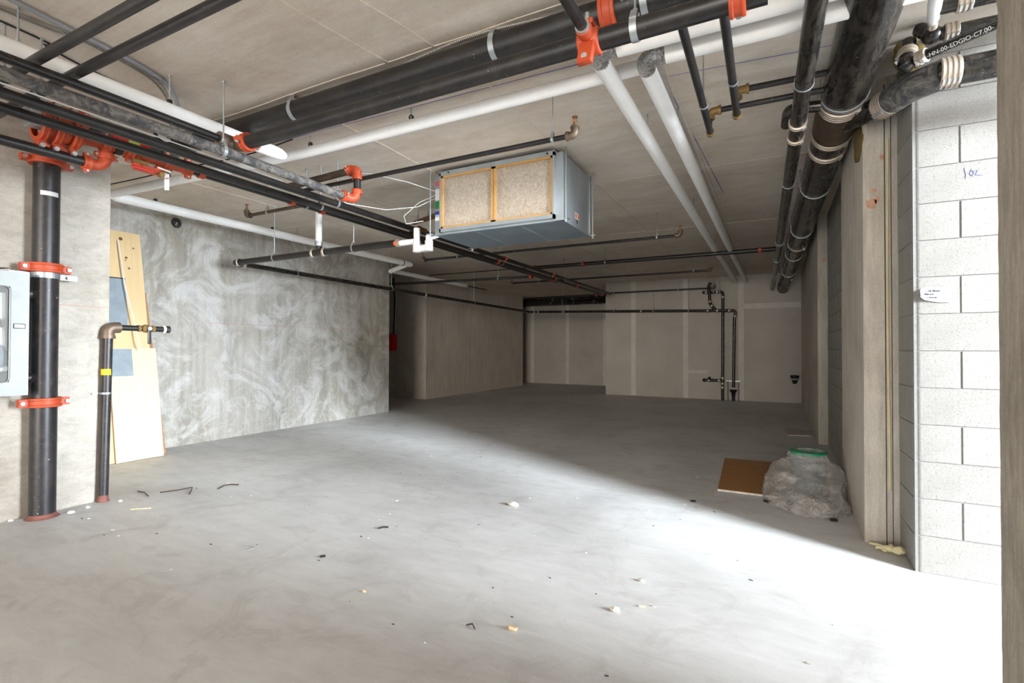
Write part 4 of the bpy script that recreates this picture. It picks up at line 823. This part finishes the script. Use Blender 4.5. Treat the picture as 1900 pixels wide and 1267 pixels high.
# ------------------------------------------------------------------ air handler
t = thing('air_handler', 'galvanized ceiling air handler with two cardboard framed filters', 'air handler', (-2.27, 4.3, 2.3))
AX0, AX1, AY0, AY1, AZ0, AZ1 = -2.93, -1.60, 3.98, 4.70, 2.318, 2.90
put('cabinet', G().box(AX0, AX1, AY0, AY1, AZ0+0.004, AZ1), 'sheet', t, smooth=False)
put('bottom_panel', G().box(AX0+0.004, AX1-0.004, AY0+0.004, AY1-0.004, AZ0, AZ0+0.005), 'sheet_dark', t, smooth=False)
for x in (AX0+0.45, AX0+0.92): put('bottom_rib', G().box(x-0.006, x+0.006, AY0+0.05, AY1-0.03, AZ0-0.002, AZ0+0.001), 'sheet', t, smooth=False)
fx0, fx1 = -2.845, -1.655
put('filter_rack', G().box(fx0, fx1, 3.93, 3.99, AZ0+0.016, AZ0+0.05).box(fx0, fx1, 3.93, 3.99, AZ1-0.03, AZ1+0.012).box(fx0, fx0+0.016, 3.93, 3.99, AZ0+0.016, AZ1).box(fx1-0.016, fx1, 3.93, 3.99, AZ0+0.016, AZ1).box(fx1-0.01, AX1+0.006, 3.965, 3.985, AZ0, AZ1), 'sheet', t, smooth=False)
fz0, fz1 = AZ0+0.045, AZ1-0.028
for a, b in ((fx0+0.016, -2.255), (-2.25, fx1-0.014)):
    f_ = put('filter_frame', G().box(a, b, 3.934, 3.975, fz0, fz0+0.022).box(a, b, 3.934, 3.975, fz1-0.022, fz1).box(a, a+0.022, 3.934, 3.975, fz0, fz1).box(b-0.022, b, 3.934, 3.975, fz0, fz1), 'card', t, smooth=False)
    g = G(); nx, nzz = 24, 20; vs = []; fs = []
    for i in range(nx+1):
        for j in range(nzz+1):
            x = a+0.018+(b-a-0.036)*i/nx; z = fz0+0.018+(fz1-fz0-0.036)*j/nzz
            e = min(i, nx-i, j, nzz-j); vs.append((x, 3.955-0.012*min(e, 3)/3+0.003*noise.noise(V((x*30, 0, z*30))), z))
    for i in range(nx):
        for j in range(nzz): fs.append((i*(nzz+1)+j, (i+1)*(nzz+1)+j, (i+1)*(nzz+1)+j+1, i*(nzz+1)+j+1))
    put('filter_media', g.add(vs, fs), 'filter', f_)
for i, z in enumerate((AZ1-0.012,)):
    for x in (-2.74, -1.72): put('mounting_hole', G().cyl((x, 3.931, AZ1-0.008), (x, 3.927, AZ1-0.008), 0.009, n=10), 'dark', t)
for m_, z0, z1, xw in (('pinklbl', 2.80, 2.845, 0.06), ('white', 2.66, 2.77, 0.066), ('greenlbl', 2.578, 2.65, 0.05), ('bluelbl', 2.523, 2.553, 0.054), ('cyanlbl', 2.50, 2.518, 0.066), ('white', 2.462, 2.498, 0.066)):
    put('maker_label', G().box(-2.925, -2.925+xw, 3.976, 3.981, z0, z1), m_, t, smooth=False)
put('corner_flange', G().box(AX1-0.001, AX1+0.012, AY0-0.01, AY0+0.03, AZ0, AZ1).box(AX1-0.001, AX1+0.012, AY1-0.035, AY1, AZ0, AZ1).box(AX1-0.001, AX1+0.006, AY0+0.04, AY0+0.052, AZ0, AZ1).box(AX1-0.001, AX1+0.010, AY0, AY1, AZ0, AZ0+0.012), 'sheet', t, smooth=False)
sl = put('warning_label', G().box(AX1+0.0005, AX1+0.0015, 4.285, 4.385, 2.405, 2.462), 'white', t, smooth=False)
put('label_print', G().box(AX1+0.0015, AX1+0.002, 4.293, 4.325, 2.413, 2.452).box(AX1+0.0015, AX1+0.002, 4.345, 4.377, 2.413, 2.452), 'orangelbl', sl, smooth=False); put('access_slot', G().box(AX1+0.0005, AX1+0.002, 4.325, 4.345, 2.365, 2.40), 'dark', t, smooth=False)
for x, y in ((-2.965, 3.95), (-1.572, 3.99), (-1.578, 4.715), (-2.965, 4.72)):
    h = put('suspension_rod', G().cyl((x, y, AZ0-0.02), (x, y, HC), 0.006, n=8), 'galv', t)
    put('rod_bracket', G().obox((x, y, AZ0+0.012), (0.035, 0, 0), (0, 0.022, 0), (0, 0, 0.003)).cyl((x, y, AZ0-0.012), (x, y, AZ0+0.01), 0.013, n=6), 'galv', h)
for z in (2.38, 2.60, 2.84): put('sheet_screw', G().cyl((AX1+0.012, AY1-0.018, z), (AX1+0.016, AY1-0.018, z), 0.006, n=8).cyl((-1.628, 3.962, z), (-1.628, 3.966, z), 0.006, n=8), 'bolt', t)
t = thing('control_cable', 'thin white control cable looping left from the air handler', 'cable', (-3.0, 3.95, 2.7))
put('cable', G().tube([(-2.94, 4.0, 2.72), (-3.10, 3.95, 2.66), (-3.25, 3.9, 2.53), (-3.22, 3.9, 2.45), (-3.05, 3.95, 2.47)], 0.0035, 6).tube([(-2.94, 4.0, 2.69), (-3.08, 3.9, 2.60), (-3.3, 3.7, 2.55), (-3.5, 3.4, 2.56), (-3.55, 3.2, 2.62)], 0.0035, 6).tube([(-2.94, 4.0, 2.76), (-3.2, 3.9, 2.86), (-3.5, 3.7, 2.93), (-3.9, 3.5, 2.94), (-4.3, 3.5, 2.80)], 0.0045, 6), 'white', t)

# ------------------------------------------------------------------ cables on the ceiling
def cable(name, lbl, pts, r, mat):
    t = thing(name, lbl, 'cable', pts[0]); cu = [V(p) for p in pts]; out = []
    for i in range(len(cu)-1):
        p0, p1, p2, p3 = cu[max(i-1, 0)], cu[i], cu[i+1], cu[min(i+2, len(cu)-1)]
        for k_ in range(6):
            u = k_/6; out.append(0.5*((2*p1)+(p2-p0)*u+(2*p0-5*p1+4*p2-p3)*u*u+(3*p1-p0-3*p2+p3)*u**3))
    out.append(cu[-1]); put('sheath', G().tube(out, r, 8), mat, t); return t
cable('flexible_conduit', 'grey corrugated flexible conduit curving over the ceiling at upper left', [(-3.25, -1.0, 2.932), (-3.28, 0.6, 2.932), (-3.345, 1.27, 2.932), (-3.38, 1.55, 2.932), (-3.44, 1.75, 2.932), (-3.52, 1.88, 2.92), (-3.62, 1.98, 2.86), (-3.72, 2.02, 2.76)], 0.013, 'conduit')
cable('armoured_cable', 'bright armoured cable beside the grey flexible conduit', [(-3.50, -1.0, 2.938), (-3.44, 1.02, 2.938), (-3.39, 1.28, 2.938), (-3.43, 1.55, 2.938), (-3.49, 1.78, 2.93), (-3.60, 1.92, 2.86), (-3.70, 1.98, 2.76)], 0.008, 'armour')
cable('armoured_cable', 'darker armoured cable running closest to the white insulated pipe stub', [(-3.52, -1.0, 2.94), (-3.47, 1.03, 2.94), (-3.42, 1.30, 2.94), (-3.46, 1.57, 2.94), (-3.54, 1.80, 2.93), (-3.66, 1.95, 2.86), (-3.76, 2.0, 2.76)], 0.007, 'armour')
cable('black_cable', 'thin black cable stretched over the short white insulated pipe', [(-3.55, -1.0, 2.943), (-3.605, 1.08, 2.943), (-3.676, 1.29, 2.943), (-3.74, 1.5, 2.943), (-3.805, 1.97, 2.943), (-3.77, 2.45, 2.943)], 0.005, 'dark')
cable('armoured_cable', 'long armoured cable sagging above the largest lateral pipe', [(-4.4, 2.43, 2.94), (-3.71, 2.42, 2.94), (-2.77, 2.47, 2.943), (-2.12, 2.39, 2.943), (-1.67, 2.335, 2.941), (-1.40, 2.32, 2.936), (-1.1, 2.36, 2.941), (-0.72, 2.42, 2.943), (-0.2, 2.45, 2.943)], 0.008, 'armour')
cable('black_cable', 'black cable tied under the thin white pipe beside the left column', [(-5.9, 2.55, 2.84), (-5.3, 2.60, 2.845), (-4.9, 2.66, 2.872), (-4.3, 2.74, 2.88), (-3.9, 2.78, 2.90), (-3.5, 2.80, 2.935)], 0.006, 'dark')
t = thing('wall_dome', 'small dark glassy dome fixed high on the left wall under white pipe', 'dome', (-6.575, 3.585, 2.77))
put('housing', G().lathe((-6.578, 3.585, 2.77), (1, 0, 0), [(0, 0.02), (0.05, 0.018), (0.062, 0.0)], 18), 'dark', t); put('clear_cover', G().lathe((-6.578, 3.585, 2.77), (1, 0, 0), [(0, 0.05), (0.04, 0.042), (0.066, 0.02), (0.075, 0)], 20), 'glass', t)

# ------------------------------------------------------------------ things on the floor
t = thing('drywall_offcut', 'brown-faced board offcut lying flat on the floor beside the plastic bag', 'board', (-0.2, 5.4, 0))
pts = [(-0.50, 6.05), (0.05, 6.09), (0.02, 4.69), (-0.445, 4.69)]
put('core', G().prism(pts, 0.001, 0.016), 'chip', t, smooth=False); put('brown_face', G().prism([(x*0.997-0.001, y+(0.004 if y < 5 else -0.004)) for x, y in pts], 0.016, 0.0175), 'boardface', t, smooth=False)
o = put('floor_sheet', G().prism([(0.12, 8.80), (0.465, 8.72), (0.45, 8.19), (0.145, 8.12)], 0.001, 0.014), 'drywall', None, smooth=False, base=(0.3, 8.4, 0)); tag(o, 'pale board offcut lying against the far pilaster base', 'board')

# bucket in a crumpled clear bag
t = thing('lidded_bucket', 'pale bucket with green rimmed lid wrapped inside the clear bag', 'bucket', (0.25, 4.98, 0))
put('body', G().lathe((0.25, 4.98, 0.0), (0, 0, 1), [(0, 0.004), (0.115, 0.004), (0.138, 0.33), (0.13, 0.335), (0.11, 0.02), (0, 0.02)], 28), 'bluegrey', t)
put('lid', G().lathe((0.25, 4.98, 0.33), (0, 0, 1), [(0.138, 0.0), (0.143, 0.012), (0.143, 0.03), (0.125, 0.034)], 30), 'green_plastic', t); put('lid_top', G().lathe((0.25, 4.98, 0.33), (0, 0, 1), [(0.126, 0.030), (0.118, 0.018), (0, 0.018)], 28), 'poly', t)
lay = [(0.004, 0.225, 4.66, 0.285, 0.37), (0.06, 0.225, 4.67, 0.29, 0.37), (0.13, 0.225, 4.72, 0.285, 0.33), (0.20, 0.235, 4.82, 0.26, 0.27), (0.26, 0.245, 4.92, 0.215, 0.21), (0.30, 0.25, 4.96, 0.165, 0.17), (0.318, 0.25, 4.975, 0.158, 0.162), (0.335, 0.25, 4.98, 0.152, 0.154), (0.352, 0.25, 4.98, 0.147, 0.147)]
def cat(ls, u):
    u = min(max(u, 0), len(ls)-1.0001); i = int(u); f = u-i
    return [a+(b-a)*f for a, b in zip(ls[i], ls[i+1])]
vs = []; fs = []; NU, NV = 44, 72
for i in range(NU+1):
    z, cx, cy, rx, ry = cat(lay, i/NU*(len(lay)-1))
    for j in range(NV):
        a = 2*PI*j/NV; p = V((cx+rx*math.cos(a), cy+ry*math.sin(a), z))
        amp = 0.03 if z < 0.29 else 0.008
        cr = (1.0-abs(noise.noise(p*4.2+V((3, 1, 7))))*2.6+0.45*(0.6-abs(noise.noise(p*V((11, 11, 5)) if False else V((p.x*12, p.y*12, p.z*5)))))-0.5)*amp*1.7
        q = p+V((math.cos(a), math.sin(a), 0.5*math.sin(a*5+z*30)))*cr
        q.x = min(q.x, 0.497); q.z = max(q.z, 0.002); vs.append(q)
for i in range(NU):
    for j in range(NV): k_ = (j+1) % NV; fs.append((i*NV+j, i*NV+k_, (i+1)*NV+k_, (i+1)*NV+j))
o = put('plastic_bag', G().add(vs, fs), 'poly', None, base=(0.23, 4.7, 0), angle=1.4); tag(o, 'crumpled clear plastic bag slumped against the right pilaster', 'plastic bag')
# spill of loose film in front of the bag
vs = []; fs = []
for i in range(25):
    for j in range(17):
        x = 0.0+0.46*i/24; y = 4.25+0.42*j/16; e = min(i, 24-i, j, 16-j)/3
        h = 0.006+0.11*max(0, noise.noise(V((x*8, y*8, 2)))+0.35)*min(e, 1); vs.append((x+0.03*noise.noise(V((x*6, y*6, 9))), y+0.05*noise.noise(V((x*5, 1, 3))), h))
for i in range(24):
    for j in range(16):
        if (i-12)**2/150+(j-8)**2/70 < 1: fs.append((i*17+j, (i+1)*17+j, (i+1)*17+j+1, i*17+j+1))
put('loose_film', G().add(vs, fs), 'poly', o, angle=1.4)

# latex glove
t = thing('latex_glove', 'crumpled cream latex glove at the foot of the block jamb', 'glove', (0.60, 3.78, 0))
g = G().ball((0.605, 3.775, 0.020), 0.045, 0.024, 0.020).ball((0.645, 3.752, 0.024), 0.030, 0.022, 0.024)
g.tube([(0.575, 3.79, 0.020), (0.55, 3.815, 0.022), (0.52, 3.845, 0.016)], [0.015, 0.011, 0.008], 8).tube([(0.58, 3.78, 0.018), (0.553, 3.785, 0.016), (0.54, 3.775, 0.012)], [0.013, 0.010, 0.008], 8)
g.tube([(0.59, 3.77, 0.02), (0.575, 3.755, 0.014), (0.59, 3.74, 0.012)], [0.012, 0.010, 0.008], 8).tube([(0.61, 3.78, 0.03), (0.62, 3.795, 0.038), (0.636, 3.79, 0.028)], [0.012, 0.010, 0.008], 8)
g.tube([(0.62, 3.76, 0.02), (0.635, 3.735, 0.016), (0.655, 3.73, 0.012)], [0.013, 0.010, 0.008], 8).tube([(0.645, 3.752, 0.025), (0.668, 3.742, 0.034), (0.674, 3.738, 0.040)], [0.022, 0.024, 0.020], 10)
gl_ = put('rubber', g, 'latex', t)
md = gl_.modifiers.new('fuse', 'REMESH'); md.mode = 'VOXEL'; md.voxel_size = 0.0035; md.use_smooth_shade = True
ms = gl_.modifiers.new('smooth', 'SMOOTH'); ms.iterations = 4

def bit(name, lbl, cat_, pts, r, mat, n=6):
    o = put(name, G().tube([V(p) for p in pts], r, n), mat, None, base=pts[0]); return tag(o, lbl, cat_)
bit('wire_scrap', 'short dark wire scrap nearest the gas riser on the floor', 'wire', [(-4.80, 2.33, 0.006), (-4.70, 2.33, 0.010), (-4.57, 2.295, 0.006)], 0.0042, 'stick')
bit('wire_scrap', 'longest dark bent wire scrap on the floor before the boards', 'wire', [(-4.60, 2.40, 0.006), (-4.52, 2.49, 0.012), (-4.46, 2.585, 0.022), (-4.40, 2.54, 0.012), (-4.33, 2.485, 0.006)], 0.0045, 'stick')
bit('wire_scrap', 'hooked dark wire scrap furthest right before the boards', 'wire', [(-4.28, 2.70, 0.006), (-4.32, 2.78, 0.010), (-4.30, 2.83, 0.008), (-4.24, 2.86, 0.006)], 0.006, 'stick')
bit('wood_sliver', 'thin pale wood sliver on the floor in front of gas riser', 'wood scrap', [(-4.32, 2.05, 0.004), (-4.22, 2.14, 0.004)], 0.004, 'pale_wood')
bit('metal_scrap', 'small dark three-armed scrap in the middle of the lit floor', 'scrap', [(-2.39, 2.62, 0.005), (-2.37, 2.645, 0.010), (-2.345, 2.67, 0.006)], 0.006, 'dark')
bit('metal_scrap', 'tiny dark and white chip left of the floor centre', 'scrap', [(-2.37, 2.11, 0.005), (-2.345, 2.125, 0.008)], 0.007, 'dark')
bit('wire_scrap', 'brown curved twig near the bottom centre of the floor', 'twig', [(-1.215, 1.895, 0.005), (-1.19, 1.905, 0.012), (-1.165, 1.885, 0.005)], 0.0035, 'stick')
bit('wood_sliver', 'pale short sliver right of the floor chips', 'wood scrap', [(-0.58, 2.42, 0.004), (-0.55, 2.43, 0.004)], 0.004, 'pale_wood')
bit('wire_scrap', 'faint curled grey wire on the left floor', 'wire', [(-2.94, 1.98, 0.003), (-2.88, 2.02, 0.003), (-2.83, 2.02, 0.003), (-2.83, 1.98, 0.003), (-2.87, 1.94, 0.003)], 0.002, 'conduit')
def chip(lbl, x, y, s_, mat='chip', seed=0):
    g = G().ball((x, y, s_*0.32), s_, s_*0.7, s_*0.4, 8, 6)
    for i, p in enumerate(g.v): c = V((x, y, s_*0.32)); g.v[i] = c+(p-c)*(1+0.6*noise.noise(p*(2.0/s_)+V((seed, 0, 0)))); g.v[i].z = max(g.v[i].z, 0.0005)
    return tag(put('concrete_chip', g, mat, None, base=(x, y, 0), angle=0.3), lbl, 'debris')
chip('fluffy tan debris lump at the bottom centre of the floor', -1.022, 1.966, 0.022, 'pale_wood', 1)
chip('pale chip right of bottom centre, longest of the floor chips', -0.672, 2.329, 0.025, 'chip', 2)
chip('grey and white plaster chip in the middle distance of lit floor', -1.817, 3.50, 0.045, 'chip', 3)
chip('small yellowish chip left of bottom centre', -1.839, 1.918, 0.012, 'pale_wood', 4)
chip('small pale chip in front of the shadow edge', -0.631, 2.69, 0.018, 'chip', 5)
chip('dark flat chip on the shadow edge near the brown offcut', -0.587, 4.264, 0.022, 'dark', 6)
chip('dark flat flake in front of the plastic bag', 0.364, 4.262, 0.030, 'dark', 7)
chip('dark flake at the left front of the plastic bag', -0.06, 4.53, 0.030, 'dark', 8)
for i, (x, y, s_) in enumerate(((-4.78, 1.52, 0.02), (-4.62, 1.80, 0.026), (-4.66, 1.92, 0.022), (-4.62, 2.12, 0.018))):
    chip(('white plaster lump left of the standpipe foot', 'white plaster lump just right of the standpipe foot', 'white plaster lump between standpipe and gas riser', 'white plaster lump right of the gas riser foot')[i], x, y, s_, 'white', 10+i)
g_scatter = []
for i in range(90):
    x, y = random.uniform(-4.5, 0.4), random.uniform(1.6, 6.5)
    if x > -0.6 and y > 4.0: continue
    g_scatter.append((x, y))
g = G()
for x, y in g_scatter:
    s_ = random.uniform(0.003, 0.009); g.obox((x, y, s_*0.3), V((s_*random.uniform(0.5, 1.5), s_*random.uniform(-0.6, 0.6), 0)), V((-s_*0.3, s_*0.5, 0)), V((0, 0, s_*0.3)))
o = put('floor_grit', g, 'chip', None, smooth=False); tag(o, 'fine pale grit scattered over the concrete floor', 'grit', kind='stuff')
g = G()
for i in range(60):
    x, y = random.uniform(-4.5, 0.2), random.uniform(1.6, 7)
    s_ = random.uniform(0.002, 0.006); g.obox((x, y, s_*0.3), V((s_*random.uniform(0.5, 1.8), s_*random.uniform(-0.6, 0.6), 0)), V((-s_*0.3, s_*0.4, 0)), V((0, 0, s_*0.3)))
o = put('floor_grit', g, 'stick', None, smooth=False); tag(o, 'fine dark specks scattered over the concrete floor', 'grit', kind='stuff')

# note on the block jamb
t = thing('paper_note', 'white handwritten paper note taped to the block jamb', 'note', (0.78, 3.512, 1.52))
vs = []; fs = []
for i in range(13):
    u = i/12; x = 0.712+0.135*u; lift = 0.003+0.016*max(0, 0.45-u)**1.2*2.0
    zt = 1.570-0.002*u; zb = 1.505-0.020*min(u*1.6, 1); zl = 0.012*max(0, 0.12-u)/0.12
    vs += [(x, 3.5125-lift*0.6, zt-zl), (x, 3.5125-lift, zb+zl)]
for i in range(12): fs.append((2*i, 2*i+1, 2*i+3, 2*i+2))
nt = put('sheet', G().add(vs, fs), 'white', t)
for s_, x, z, sz in (('Cut Blowt', 0.734, 1.5475, 0.0150), ('Marson', 0.728, 1.5295, 0.0140), ('Darocle', 0.740, 1.511, 0.0130)):
    text_mesh('handwriting', s_, sz, (x, 3.4975, z), (1, 0.12, -0.07), (0, 0.10, 1), 'ink', t, shear=0.35, off=0.0010)
# pencil scrawl on an upper block and red survey line on left column
p = put('pencil_scrawl', G().tube([(0.905, 3.5145, 2.205), (0.912, 3.5145, 2.165), (0.909, 3.5145, 2.145)], 0.0012, 5).tube([(0.935, 3.5145, 2.195), (0.927, 3.5145, 2.170), (0.936, 3.5145, 2.155), (0.945, 3.5145, 2.175), (0.935, 3.5145, 2.185), (0.96, 3.5145, 2.185), (0.95, 3.5145, 2.160), (0.98, 3.5145, 2.155)], 0.0012, 5), 'chalk', wall_j)
